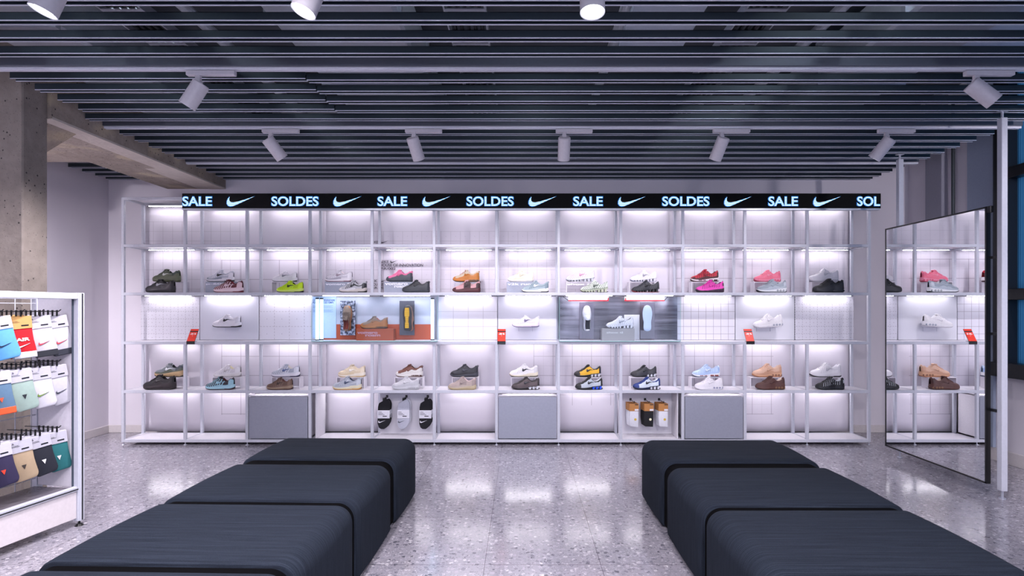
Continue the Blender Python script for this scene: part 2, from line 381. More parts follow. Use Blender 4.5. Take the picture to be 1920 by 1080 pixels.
for xx, lab in ((-2.75, 'added fill light tube above the slats near the wide duct'), (.1, 'added fill light tube above the slats at the centre'), (2.1, 'added fill light tube above the slats near the window')):
    t = thing('added_fill_tube', lab, 'light', (xx, 2.6, 3.62), 'added fill lights above the slats')  # light tubes added to brighten the ducts and trays, mostly hidden
    MB().box(-.04, .04, -.75, .75, 0, .05, .003).build('housing', M_WHITE, t); MB().cyl((0, -.72, -.02), (0, .72, -.02), .018, 12).build('tube', emit((.80, .90, 1), 30, 'fill_tube_glow'), t)
M_LAMP = mat('#c9c4cb', .4, key='lamp')
def spotlight(x, y, dirv, label, power, drop=.15, L=.18, r=.05, group='track spotlights', adapt=(-.07, .23), cone=95, glow=True):
    t = thing('track_spotlight', label, 'spotlight', (x, y, ZS-.012), group)
    MB().box(adapt[0], adapt[1], -.017, .017, -.03, 0, .003).build('track_adapter', M_LAMP, t)
    d = Vector(dirv).normalized(); piv = Vector((0, 0, -.075))
    mb = MB(); mb.box(-.016, .016, -.012, .012, -.062, -.028, .003); mb.cyl((0, -.016, -.066), (0, .016, -.066), .018, 16); mb.build('hinge', M_LAMP, t, True)
    c = Vector((d.x*.05, d.y*.05, -drop)); a = c-d*L/2; b = c+d*L/2
    mb = MB(); mb.cyl((0, 0, -.066), c-d*L*.25, .009, 10); mb.build('stem', M_LAMP, t)
    mb = MB(); mb.cyl(a, b, r, 32, cap=False); mb.cyl(a, a-d*.006, r, 32, r*.9); mb.cyl(b-d*.001, b-d*.018, r*.95, 32, r*.68, cap=False)
    mb.build('lamp_head', M_LAMP, t, True)
    MB().cyl(b-d*.018, b-d*.014, r*.70, 32).build('lens', M_LENS, t)
    l = bpy.data.lights.new('spot', 'SPOT'); l.energy = power; l.spot_size = math.radians(cone); l.spot_blend = .7; l.shadow_soft_size = .035; l.color = LIGHT_COL
    o = bpy.data.objects.new('spot_beam', l); COL.objects.link(o); o.parent = t; o.location = b+d*.004
    o.rotation_euler = d.to_track_quat('-Z', 'Y').to_euler()
    return t
for k, (px, dx, lab) in enumerate(((508, .55, 'small white spotlight tilted right, first from the concrete beam on the middle track'), (776, .22, 'small white spotlight second from the concrete beam on the middle track'),
                                   (1058, 0, 'small white spotlight hanging straight at the middle of the middle track'), (1353, -.22, 'small white spotlight second from the window on the middle track'),
                                   (1662, -.5, 'small white spotlight tilted left, nearest the mirror on the middle track'))):
    spotlight(X(px, Y0), Y0, (dx, .52, -.86), lab, SPOT_SHELF, drop=.155)
Y1 = Y0-6*PITCH; Y2 = Y0-12*PITCH
spotlight(X(372, Y1), Y1, (-.52, -.02, -.82), 'large white spotlight tilted left on the front track, beside the concrete beam', SPOT_NEAR, drop=.15, L=.16)
spotlight(X(1830, Y1), Y1, (.62, -.2, -.66), 'large white spotlight tilted right on the front track, beside the window', SPOT_NEAR, drop=.14, L=.17)
for px, lab in ((105, 'lit spotlight at the top edge of the picture near the concrete column'), (590, 'lit spotlight at the top edge of the picture above the left bench'), (1110, 'lit spotlight at the top edge of the picture near the centre')):
    spotlight(X(px, Y2), Y2, (-.32 if px < 1000 else 0, -.12, -.93), lab, SPOT_ROOM, drop=.16, L=.16, r=.052, cone=120)
spotlight(-4.45, Y1+.56, (-.45, .30, -.80), 'added fill spotlight in the side bay hidden by the concrete column', 340, group='added side bay fill spotlights', cone=130)  # unseen lamp added to wash the dim left wall
spotlight(-4.3, Y2, (-.22, .85, -.42), 'added fill spotlight at the left wall outside the frame', 130, group='added side fill spotlights outside the frame', cone=85)  # added out of view to lift the left side
spotlight(4.1, Y2, (.2, .9, -.35), 'added fill spotlight at the window wall outside the frame', 120, group='added side fill spotlights outside the frame', cone=95)  # added out of view to brighten the right wall
Y3 = Y0-18*PITCH
for xx in (-3.4, -1, 1, 3.4): spotlight(xx, Y3, (xx*.28 if abs(xx) > 2 else 0, .55, -.7), 'added unseen spotlight on the track behind the viewer', SPOT_ROOM, group='added spotlights behind the viewer', cone=125)  # unseen lamps added to light the floor and benches
Y4 = Y0-24*PITCH
for xx in (-3, -1, 1, 3): spotlight(xx, Y4, (0, .35, -.9), 'added unseen spotlight on the far track behind the viewer', SPOT_ROOM, group='added far spotlights behind the viewer', cone=125)  # further unseen lamps, added for general room light

# ------------------------------------------------------------------ shelving unit
DF, DB = 5.853, 6.161
PX = [231.5, 347.5, 463.8, 581.5, 698, 814.3, 931, 1047.3, 1163.8, 1280, 1396.3, 1513, 1629]
XP = [X(p, DF) for p in PX]
ZT = [.0576, .5715, 1.0804, 1.592, 2.095, 2.587]
unit = thing('shelving_unit', 'long white metal shelving wall of twelve bays filled with sneakers', 'shelving unit')
HWp = .0145
for i, x in enumerate(XP):
    for d, nm in ((DF, 'front'), (DB, 'back')):
        segs = [(.03, ZT[5])] if (nm == 'back' or i in (0, 12)) else [(.03, ZT[2]-.002), (ZT[3]-.028, ZT[5])]
        for q, (za_, zb_) in enumerate(segs):
            o_ = MB().box(x-HWp, x+HWp, d-.014, d+.014, za_, zb_, .002).build('post', M_WHITE, unit)
            if q == 0: p = o_
        mb = MB(); mb.cyl((x, d, .006), (x, d, .03), .006, 8); mb.cyl((x, d, 0), (x, d, .006), .018, 12, .014)
        mb.build('foot', M_DARK if nm == 'back' else M_ALU, p)
def deepest(j): return j == 2
for j, z in enumerate(ZT):
    for d in (DF, DB):
        MB().box(XP[0], XP[-1], d-.013, d+.013, z-.03, z, .002).build('rail', M_WHITE, unit)
    for x in XP: MB().box(x-.012, x+.012, DF, DB, z-.026, z-.002, .001).build('cross_rail', M_WHITE, unit)
    if j < 5:
        for i in range(12): MB().box(XP[i]+.014, XP[i+1]-.014, DF+.01, DB-.01, z-.016, z-.0005, .001).build('shelf_board', M_BOARD, unit)
for j in (5, 4, 3, 2, 1):
    for i in range(12):
        z = ZT[j]-(.03 if j == 5 else .017); yy = 6.06 if j == 3 else 6.125
        if j == 1 and i in (2, 6, 9): yy = 5.885
        if j == 3 and i in (3, 4, 7, 8): yy = 5.98
        x0, x1 = XP[i]+.09, XP[i+1]-.07
        b = MB().box(x0-.01, x1+.01, yy-.014, yy+.014, z-.012, z, .002).build('light_bar', M_ALU, unit)
        MB().box(x0, x1, yy-.010, yy+.010, z-.0165, z-.012).build('diffuser', M_LED, b)
# top-left corner bay carries an extra back rail
# cabinets in the bottom row
for i, lab in ((2, 'grey cabinet under the brown and silver sneakers, nearest the left end'), (6, 'grey cabinet at the middle of the bottom row'), (9, 'grey cabinet beside the hanging sock packs with tan cards')):
    t = thing('cabinet', lab, 'cabinet', (0, 0, 0), 'grey cabinets in the bottom row')
    x0, x1 = XP[i]+.018, XP[i+1]-.018
    mb = MB(); mb.box(x0, x0+.014, DF+.02, DB-.02, .06, .515); mb.box(x1-.014, x1, DF+.02, DB-.02, .06, .515); mb.box(x0, x1, DB-.034, DB-.02, .06, .515); mb.box(x0, x1, DF+.02, DB-.02, .06, .074); mb.box(x0, x1, DF+.005, DB-.02, .507, .519)
    mb.build('body', mat('#e2dee4', .4, key='cabside'), t)
    MB().box(x0+.003, x1-.003, DF-.012, DF+.006, .068, .503, .002).build('door', M_CABG, t)
# white side panels standing in open bays
for x, lab in ((XP[3]+.05, 'white side panel next to the first grey cabinet'), (XP[5]-.02, None), (XP[9]-.045, 'white side panel right of the tan sock packs')):
    if lab: tag(MB().box(x-.006, x+.006, DF+.03, DB-.02, .06, .545, .001).build('partition_board', M_BOARD), lab, 'panel', 'white side panels')

# printed cloth backdrops behind the unit
DC = 6.215
def bx(px): return X(px, DC)
def bz(py): return Z(py, DC)
fine = 18.0*DC/F; wide = 36.0*DC/F
LA = [(bx(270), bx(452), bz(546), bz(416), fine, .0035, .45, 0, 0), (bx(416), bx(605), bz(546), bz(488), wide, .005, .75, 0, 0), (bx(416), bx(597), bz(777), bz(632), wide, .005, .7, 0, 0), (bx(416), bx(597), bz(740), bz(632), fine, .003, .12, 0, 0)]
LBk = [(bx(611), bx(1040), bz(546), bz(434), fine, .0035, .42, 0, 1), (bx(611), bx(1256), bz(546), bz(542), wide, .004, .5, 0, 0), (bx(1001), bx(1256), bz(759), bz(632), wide, .005, .65, 0, 0), (bx(1001), bx(1256), bz(741), bz(632), fine, .003, .25, 0, 1)]
LC = [(bx(1266), bx(1449), bz(546), bz(486), wide, .005, .75, 0, 0), (bx(1266), bx(1593), bz(546), bz(414), fine, .003, .3, 0, 1), (bx(1266), bx(1449), bz(776), bz(632), wide, .005, .65, 0, 0), (bx(1266), bx(1449), bz(776), bz(632), fine, .003, .25, 0, 1)]
for (a, b, lay, lab) in ((266, 612, LA, 'printed white backdrop with a line grid behind the leftmost shelf bays'), (611, 1256, LBk, 'printed white backdrop with a line grid behind the middle shelf bays'), (1255, 1593, LC, 'printed white backdrop with a line grid behind the bays by the mirror')):
    P = []; n = 90; x0, x1 = bx(a), bx(b)
    for i in range(n+1):
        u = x0+(x1-x0)*i/n; row = []
        for j in range(24):
            z = .062+2.50*j/23; row.append((u, .004*math.sin(u*9+z*.8)*(.5+.5*math.sin(z*1.1+u)), z))
        P.append(row)
    mb = MB(); mb.grid(P); o = mb.build('cloth_backdrop', printed('cloth_%d' % a, lay), smooth=True, loc=(0, DC, 0))
    so = o.modifiers.new('thick', 'SOLIDIFY'); so.thickness = .003
    o['printed'] = 1; tag(o, lab, 'backdrop', 'printed cloth backdrops'); o.parent = None
    if a == 611:
        ink = mat('#2c2733', .6, key='ink')
        for (s, xa, xb, za, zb) in (('NIKE', 713, 730, 498, 487.5), ('HOUSE OF INNOVATION', 713, 794, 502, 492), ('PAR/002', 713, 742, 0, 0)):
            pass
        yy = -.009
        def put(s, xa, xb, yt, yb): lettering(s, bx(xa), bx(xb), bz(yb), bz(yt), yy, ink, o, .006)
        put('NIKE', 713, 729, 488.5, 493.5); emblem(bx(732), bx(747), bz(493.2), yy, ink, o)
        put('HOUSE OF INNOVATION', 713, 793.5, 494.5, 500); put('P\\R/002', 713, 742, 501.5, 506)
        put('IK', 700.5, 708, 524.5, 529); put('OU', 700.5, 708, 531, 536); put('\\R', 700.5, 708, 537.5, 541.5)
        put('SE', 713.5, 719.5, 531, 536); put('00', 713.5, 719.5, 537.5, 541.5); emblem(bx(713), bx(726), bz(529), yy, ink, o)
        put('IKE', 700.5, 709, 452, 456.5); emblem(bx(714), bx(729), bz(456.5), yy, ink, o)
        put('HOU', 701, 709, 467, 470); put('HOUSE', 713.5, 724, 467, 470)

# display panels in the middle row
DP = 6.115
def panel(i0, i1, layers, lab, base='#cdcbd4'):
    x0, x1 = XP[i0]*DP/DF*1.0, XP[i1]*DP/DF
    s = lambda a: X(a, DP)
    x0 = XP[i0]+.004; x1 = XP[i1]-.004
    L = [(x0+.0, x1, 1.085, 1.555, p, w, st, da, do) for (p, w, st, da, do) in layers]
    o = MB().box(x0, x1, DP, DP+.012, 1.083, 1.555, .001).build('display_board', printed('panel_%d' % i0, L, base, '#77707a'))
    return tag(o, lab, 'panel', 'display panels in the middle row')
panel(0, 1, [(.081, .004, .7, .027, 1)], 'white panel with a small dashed grid at the left end')
panel(1, 2, [], 'plain white panel behind the floating white sneaker with a black emblem', '#c4c4cf')
panel(2, 3, [(.163, .004, .7, .034, 1)], 'white panel with a large dashed grid beside the orange showcase')
panel(5, 6, [(.163, .004, .6, 0, 0)], 'white panel with large solid squares between orange showcase and floating sneaker')
panel(6, 7, [], 'plain white panel behind the floating white and pink sneaker', '#c4c4cf')
panel(9, 10, [(.0815, .004, .8, 0, 0)], 'white panel with small solid squares beside the metallic showcase')
panel(10, 11, [], 'plain white panel behind the floating all-white sneaker', '#c8c8d0')
panel(11, 12, [(.081, .004, .7, .027, 1)], 'white panel with a small dashed grid nearest the mirror')

# ------------------------------------------------------------------ LED banner
sg = thing('led_banner', 'long black LED ticker reading SALE and SOLDES across the top of the shelves', 'sign', (0, 5.775, 0))
MB().box(X(341, 5.775), X(1652, 5.775), 0, .06, Z(390.5, 5.775), Z(362.5, 5.775), .004).build('housing', mat('#07080b', .6, spec=.1), sg)
MB().box(X(341, 5.775), X(1650, 5.775), .004, .055, Z(393.5, 5.775), Z(390.5, 5.775)).build('lower_trim', M_ALU, sg)
def ledmat():
    t = NT('led_text'); x, y, z = t.xyz(); t.t.nodes.remove(t.b)
    e = t.n('ShaderNodeEmission'); f = t.math('FRACT', t.math('DIVIDE', z, .0165)); f = t.math('GREATER_THAN', f, .42)
    c = t.mix(f, '#62c0f4', '#e8f2ff'); t.l(c, e.inputs[0]); e.inputs[1].default_value = 1.25
    t.l(e.outputs[0], [n for n in t.t.nodes if n.type == 'OUTPUT_MATERIAL'][0].inputs[0]); return t.m
M_LT = ledmat(); M_LG = emit((.03, .22, .75), 1.0, 'ledglow')
for (s, a, b) in (('SALE', 342, 397), (None, 425, 477), ('SOLDES', 509, 597), (None, 625, 677), ('SALE', 708, 763), (None, 792, 844), ('SOLDES', 875, 963), (None, 991, 1043), ('SALE', 1075, 1130), (None, 1159, 1210), ('SOLDES', 1242, 1330), (None, 1358, 1409), ('SALE', 1441, 1496), (None, 1525, 1576), ('SOL', 1607.5, 1650.5)):
    xa, xb = X(a, 5.77), X(b, 5.77); za, zb = Z(386, 5.77), Z(368.5, 5.77)
    if s:
        lettering(s, xa, xb, za, zb, -.004, M_LT, sg, .018)
        lettering(s, xa-.006, xb+.006 if s != 'SOL' else xb, za-.005, zb+.005, -.002, M_LG, sg, .042, name='lettering_halo')
    else:
        emblem(xa, xb, Z(387, 5.77), -.005, M_LT, sg, .001); w = xb-xa
        emblem(xa-.006, xb+.006, Z(387, 5.77)-.004, -.003, M_LG, sg, .001, name='emblem_halo', hz=1.04)

# ------------------------------------------------------------------ sneakers
def cr(pts):
    xs = [p[0] for p in pts]; ys = [p[1] for p in pts]
    def f(t):
        t = min(max(t, xs[0]), xs[-1]); i = 0
        while i < len(xs)-2 and t > xs[i+1]: i += 1
        h = xs[i+1]-xs[i]; u = (t-xs[i])/h
        m0 = (ys[i+1]-ys[i-1])/(xs[i+1]-xs[i-1])*h if i > 0 else (ys[i+1]-ys[i])
        m1 = (ys[i+2]-ys[i])/(xs[i+2]-xs[i])*h if i < len(xs)-2 else (ys[i+1]-ys[i])
        return (2*u**3-3*u*u+1)*ys[i]+(u**3-2*u*u+u)*m0+(-2*u**3+3*u*u)*ys[i+1]+(u**3-u*u)*m1
    return f
fW = cr([(0, .008), (.03, .024), (.1, .037), (.2, .045), (.32, .049), (.5, .044), (.65, .037), (.82, .039), (.93, .035), (.98, .025), (1, .012)])
fB = cr([(0, .024), (.06, .010), (.15, .003), (.25, 0), (.8, 0), (.92, .001), (1, .009)])
fM = cr([(0, .034), (.1, .026), (.3, .024), (.5, .030), (.7, .038), (.88, .043), (1, .050)])
fH = cr([(0, .037), (.03, .050), (.1, .062), (.2, .071), (.32, .088), (.42, .107), (.5, .124), (.55, .127), (.6, .116), (.68, .094), (.76, .089), (.85, .100), (.92, .118), (.97, .122), (1, .106)])
def opening(t): return max(0., min(1., (t-.54)/.05, (.955-t)/.04))
def upt(t, s, side, k=1.0, off=0.0, lift=1.0):
    w = fW(t)*k+off; m = fM(t)*lift-.003; h = fH(t)+ (lift-1)*.02
    a = s*PI/2; y = w*max(math.cos(a), 0)**.72; z = m+(h-m+off)*math.sin(a)**.88 if s > 0 else m
    o = opening(t)
    if o > 0:
        y = w*(max(math.cos(a), 0)**.72*(1-o)+o*(1-.30*min(s/.6, 1)**1.5 if s < .6 else .70-.70*(s-.6)/.4))
        if s <= .6: z = m+(h-m)*((s/.6)**.9*o+(1-o)*math.sin(a)**.88)
        else:
            q = min((s-.6)/.22, 1); zr = h; zi = m+.012; zz = zr-(zr-zi)*q*q*(3-2*q)*1.0
            z = zz*o+(m+(h-m)*math.sin(a)**.88)*(1-o)
    return Vector(((t-.5)*.29, side*y, z))
def cls_runner(t, s):
    if t < .12 and s < .42: return 2
    if s < .14 and t < .62: return 2
    if t > .86 and s < .5: return 1
    if .55 < t < .86 and .28 < s < .44: return 1
    return 0
def cls_p6000(t, s):
    if t > .84 and s < .55: return 1
    if t < .9 and s < .10: return 1
    return 0
def cls_plus(t, s):
    if s < .16: return 2
    if t < .14 and s < .5: return 2
    if t > .93 and s < .5: return 1
    return 0
def cls_tl(t, s):
    if s < .10: return 2
    return 0
def cls_r4(t, s):
    lim = .60-.5*abs(t-.5)
    if t < .20 and s < .55-.9*t: return 2
    if .13 < t < .93 and s < lim: return 1
    return 0
def cls_dn(t, s):
    if s < .12+.1*math.sin(t*3): return 2
    if t > .88 and s < .5: return 1
    return 0
def cls_roam(t, s):
    if s < .20+.30*max(0, t-.2): return 2
    if t < .1 and s < .6: return 2
    return 0
def cls_wave(t, s):
    if s < .24+.08*math.sin(t*14): return 2
    if t > .78 and s < .6: return 1
    return 0
def cls_patch(t, s):
    if t < .14 and s < .5: return 2
    if .42 < t < .66 and .14 < s < .7: return 1
    if t > .86 and s < .5: return 1
    if s < .12: return 2
    return 0
CLS = dict(runner=cls_runner, p6000=cls_p6000, plus=cls_plus, tl=cls_tl, r4=cls_r4, dn=cls_dn, roam=cls_roam, wave=cls_wave, patch=cls_patch)
NTt, NS = 58, 17
BANDS = {  # first t, step, count, width, slope, s from, s to, waviness
 'runner': (.24, .075, 4, .030, .20, .16, .76, 0), 'p6000': (.06, .078, 8, .034, .17, .06, .84, 0),
 'plus': (.15, .074, 9, .017, .16, .15, .86, .016), 'tl': (.04, .072, 12, .020, .20, .05, .90, 0)}
def sneaker(label, style, cols, group, sc=1.0):
    """cols: upper, overlay, accent, midsole, outsole, lining, emblem, laces (hex)"""
    up, ov, ac, mi, ou, li, em, la = cols
    root = thing('sneaker', label, 'sneaker', group=group)
    R = dict(rough=.6)
    lift = {'roam': 1.2, 'wave': 1.35, 'dn': 1.05, 'runner': 1.05}.get(style, 1.0)
    ts = [0.5-0.5*math.cos(PI*(i/NTt))*1.0 for i in range(NTt+1)]; ts = [.35*a+.65*i/NTt for i, a in enumerate(ts)]
    ss = [1-abs(1-j/NS) for j in range(2*NS+1)]; sd = [-1 if j <= NS else 1 for j in range(2*NS+1)]
    cl = CLS[style]; bms = {0: MB(), 1: MB(), 2: MB(), 3: MB()}
    V = {}
    def vert(c, i, j):
        k = (c, i, j)
        if k not in V:
            off = 0 if c in (0, 3) else (.0016 if c == 1 else .0026)
            V[k] = bms[c].b.verts.new(upt(ts[i], ss[j], sd[j], 1, off, lift))
        return V[k]
    for i in range(NTt):
        for j in range(2*NS):
            t = (ts[i]+ts[i+1])/2; s = (ss[j]+ss[j+1])/2
            if opening(t) > .3 and s > .61: c = 3
            else: c = cl(t, s)
            bms[c].b.faces.new((vert(c, i, j), vert(c, i+1, j), vert(c, i+1, j+1), vert(c, i, j+1)))
            if c in (1, 2): bms[0].b.faces.new((vert(0, i, j), vert(0, i+1, j), vert(0, i+1, j+1), vert(0, i, j+1)))
    bms[0].build('upper', mat(up, .6), root, True)
    for c, nm, h in ((1, 'overlay', ov), (2, 'mudguard', ac), (3, 'lining', li)):
        if len(bms[c].b.faces): bms[c].build(nm, mat(h, .5 if c != 3 else .9), root, True)
        else: bms[c].b.free()
    if style in BANDS:
        b0, bs, bn, bw, bsl, sa, sb, wv = BANDS[style]; mb = MB()
        for side in (-1, 1):
            for k in range(bn):
                P = []
                for q in range(13):
                    v = q/12; s_ = sa+(sb-sa)*v; tc = b0+bs*k+bsl*s_+wv*math.sin(s_*9); hw = bw/2*(1-.35*v)
                    if opening(tc) > .2: s_ = min(s_, .58)
                    P.append([upt(min(tc+hw*e, .985), s_, side, 1, .003, lift) for e in (-1, -.33, .33, 1)])
                mb.grid(P)
        bmesh.ops.remove_doubles(mb.b, verts=mb.b.verts, dist=2e-5)
        mb.build('side_stripes', mat(ov, .5), root, True)
    # soles
    def loft(z0, z1, k, t0=0., t1=1., n=40):
        mb = MB(); P = []
        for i in range(n+1):
            t = t0+(t1-t0)*i/n; w = fW(t)*k; a, b = z0(t), z1(t); x = (t-.5)*.29*(1.02 if k > 1 else 1)
            P.append([(x, -w*.86, a), (x, -w*1.0, a+(b-a)*.25), (x, -w*1.02, a+(b-a)*.6), (x, -w*.95, b), (x, w*.95, b), (x, w*1.02, a+(b-a)*.6), (x, w*1.0, a+(b-a)*.25), (x, w*.86, a), (x, -w*.86, a)])
        vs = mb.grid(P)
        for e in (vs[0][:-1], vs[-1][:-1]):
            try: mb.b.faces.new(e)
            except ValueError: pass
        bmesh.ops.remove_doubles(mb.b, verts=mb.b.verts, dist=1e-5)
        return mb
    top = lambda t: fM(t)*lift+.002
    if style in ('tl', 'r4'):
        t0 = .02 if style == 'tl' else .56
        tb = lambda t: (top(t)-.011 if t > t0+.03 else fB(t)+.004)
        loft(tb, top, 1.05).build('midsole', mat(mi, .4), root, True)
        loft(lambda t: fB(t), lambda t: fB(t)+.006, 1.07).build('outsole', mat(ou, .6), root, True)
        mb = MB(); xs = (.10, .20, .30, .40, .50, .66, .78, .91) if style == 'tl' else (.66, .79, .92)
        for tt in xs:
            for sdn in (-1, 1):
                r = .0085 if tt < .6 else .0125
                mb.cyl(((tt-.5)*.29, sdn*(fW(tt)*1.02-r), fB(tt)+.003), ((tt-.5)*.29, sdn*(fW(tt)*1.02-r), top(tt)-.006), r, 14)
        mb.build('sole_columns', mat(em if style == 'r4' and em in ('#1f4fd6', '#c9ccd6') else mi, .35), root, True)
    else:
        sc_ = (lambda t: fB(t)+.004+(.006*abs(math.sin(t*17)) if style == 'wave' else 0))
        loft(sc_, top, 1.07 if style != 'wave' else 1.14).build('midsole', mat(mi, .5), root, True)
        loft(lambda t: fB(t), lambda t: fB(t)+.008+(.004*math.sin(t*17)**2 if style == 'wave' else 0)+(.007 if t > .72 and style in ('runner', 'p6000') else 0), 1.08 if style != 'wave' else 1.10).build('outsole', mat(ou, .6), root, True)
    if style == 'dn':
        mb = MB()
        for tt in (.66, .76, .86, .95): mb.cyl(((tt-.5)*.29, -fW(tt)*1.10-.001, .021), ((tt-.5)*.29, fW(tt)*1.10+.001, .021), .0092, 16)
        mb.build('cushion_pods', mat(em, .3), root, True)
        mb = MB()
        for tt in (.66, .76, .86, .95): mb.cyl(((tt-.5)*.29, -fW(tt)*1.10-.002, .021), ((tt-.5)*.29, fW(tt)*1.10+.002, .021), .0042, 12)
        mb.build('pod_core', mat(mi, .3), root, True)
    if style in ('plus', 'roam'):
        mb = MB()
        for tt, r in (((.30, .007), (.44, .007), (.70, .011), (.86, .011)) if style == 'plus' else ((.62, .007), (.72, .008), (.82, .009), (.92, .009))):
            for q in (-.012, 0, .012): mb.cyl(((tt-.5)*.29+q, -fW(tt)*1.09-.001, .018), ((tt-.5)*.29+q, fW(tt)*1.09+.001, .018), r*.75, 12)
        mb.build('cushion_windows', mat(em if style == 'plus' else ou, .25), root, True)
    # tongue, laces, heel loop
    mb = MB()
    for i in range(6):
        q = i/5; t = .44+q*.13; wv = .022-.004*q; z = fH(t)+(lift-1)*.02+.004+q*.010; x = (t-.5)*.29
        mb.cyl((x-.004, -wv, z-.012), (x-.004, wv, z-.012), .0075, 10)
    mb.build('tongue', mat(up if style != 'r4' else up, .7), root, True)
    mb = MB()
    for t in (.27, .32, .37, .42, .47):
        pts = [upt(t+.012*(1 if q > 0 else 0)+.010*abs(q), 1-.42*abs(q), -1 if q < 0 else 1, 1, .004, lift) for q in (-1, -.5, 0, .5, 1)]
        mb.tube(pts, .0026, 6)
    p = upt(.5, 1, 1, 1, .004, lift); mb.tube([p, p+Vector((-.012, -.018, .002)), p+Vector((-.004, -.026, -.010)), p], .002, 6)
    mb.build('laces', mat(la, .8), root, True)
    if style in ('roam', 'runner', 'patch'):
        x = .145; mb = MB(); mb.tube([(x-.012, 0, .118), (x+.002, 0, .121), (x+.005, 0, .112), (x-.002, 0, .103)], .0028, 6); mb.build('heel_loop', mat(ov, .7), root, True)
    # emblem strip on both sides
    lo = cr([(0, .10), (.06, .03), (.13, .0), (.25, .015), (.5, .13), (.75, .245), (1, .352)]); hi = cr([(0, .14), (.04, .27), (.10, .30), (.16, .17), (.25, .15), (.4, .175), (.7, .262), (1, .362)])
    mb = MB(); emc = em if style not in ('dn', 'plus') else la
    if style in ('r4',): emc = '#2a2d33'
    for side in (-1, 1):
        P = []
        for i in range(17):
            u = i/16; t = .44+.32*u
            P.append([upt(t, .18+.92*(lo(u)+(max(hi(u), lo(u)+.004)-lo(u))*v), side, 1, .0038, lift) for v in (0, .5, 1)])
        mb.grid(P)
    o = mb.build('emblem', mat(emc, .4), root, True); so = o.modifiers.new('thick', 'SOLIDIFY'); so.thickness = .0012
    root.scale = (sc, sc, sc)
    return root

W_, G_, K_ = '#dedbe2', '#8d919c', '#17181d'
# px0, px1, style, label, colours: upper, overlay, mudguard, midsole, outsole, lining, emblem, laces
UP = [  # upper shoe of each pair, row at eye height
 (287, 338, 'wave', 'olive green chunky sneaker standing on a clear box at the left end', ('#4d5444', '#27362f', '#555b45', '#5c614c', '#46492f', '#1e2622', '#c9cbc5', '#3c4437')),
 (388, 439, 'runner', 'grey and white sneaker with a black emblem on a grey printed box', ('#b9bcc8', '#e4e1e8', '#8e939f', W_, '#2a2c33', W_, '#16171c', '#d8d6de')),
 (511, 557, 'runner', 'all-white sneaker above the neon yellow one', (W_, '#e9e6ec', '#dcd9e0', W_, '#3a3b42', '#d4d0da', '#8a8a96', W_)),
 (610, 661, 'runner', 'white and silver sneaker with a pink edged sole on a grey box', ('#c6c2cc', '#e2dfe6', '#a3a0ac', '#ddd9df', '#7d5563', '#e4d6d8', '#9c8c98', '#e3e1e8')),
 (724, 774, 'roam', 'pink sneaker with a dark grey rubber base', ('#d96f99', '#d96f99', '#41454e', '#3a3f48', '#2b2f36', '#58203a', '#c4587f', '#e88bad')),
 (849, 899, 'roam', 'cream and burnt orange sneaker above the maroon patchwork one', ('#b9ab98', '#b06a20', '#b06a20', '#b46d22', '#2a2522', '#8e2b22', '#a86520', '#8f4038')),
 (952, 1001, 'runner', 'cream coloured sneaker on a grey printed box', ('#dcd6c3', '#e2dccb', '#d3ccb6', '#dad5c8', '#a9aab2', '#e0dac9', '#c9c2ae', '#e0dac6')),
 (1061, 1115, 'tl', 'white and pale pink sneaker with sole columns', ('#dedae2', '#cfa7bd', '#e4e1e7', '#b9bcc6', '#6d7078', '#e2dfe6', '#c79ab2', '#e6e3e9')),
 (1181, 1231, 'tl', 'all-white sneaker with sole columns above the black column-soled one', ('#e2dfe6', '#cfccd6', '#e2dfe6', '#d5d4dd', '#6a6f88', '#e2dfe6', '#9a9aa6', '#e6e3e9')),
 (1294, 1347, 'plus', 'red sneaker shading to black with a white sole', ('#b51431', '#2d0a11', '#43101a', '#ddd6da', '#3a0d17', '#41101a', '#3a0d17', '#7d1024')),
 (1413, 1463, 'dn', 'bright pink sneaker with round pods along the heel', ('#dd6f88', '#cf5a78', '#d9657f', '#d88098', '#9c3048', '#d8728a', '#b8204a', '#e58a9f')),
 (1516, 1571, 'roam', 'large white sneaker above the black one at the right end', ('#dfdce2', '#d2cfd6', '#dcd9e0', '#d9d6dd', '#bcbac4', '#e2dfe5', '#c4c2cc', '#e6e3e9')),
]
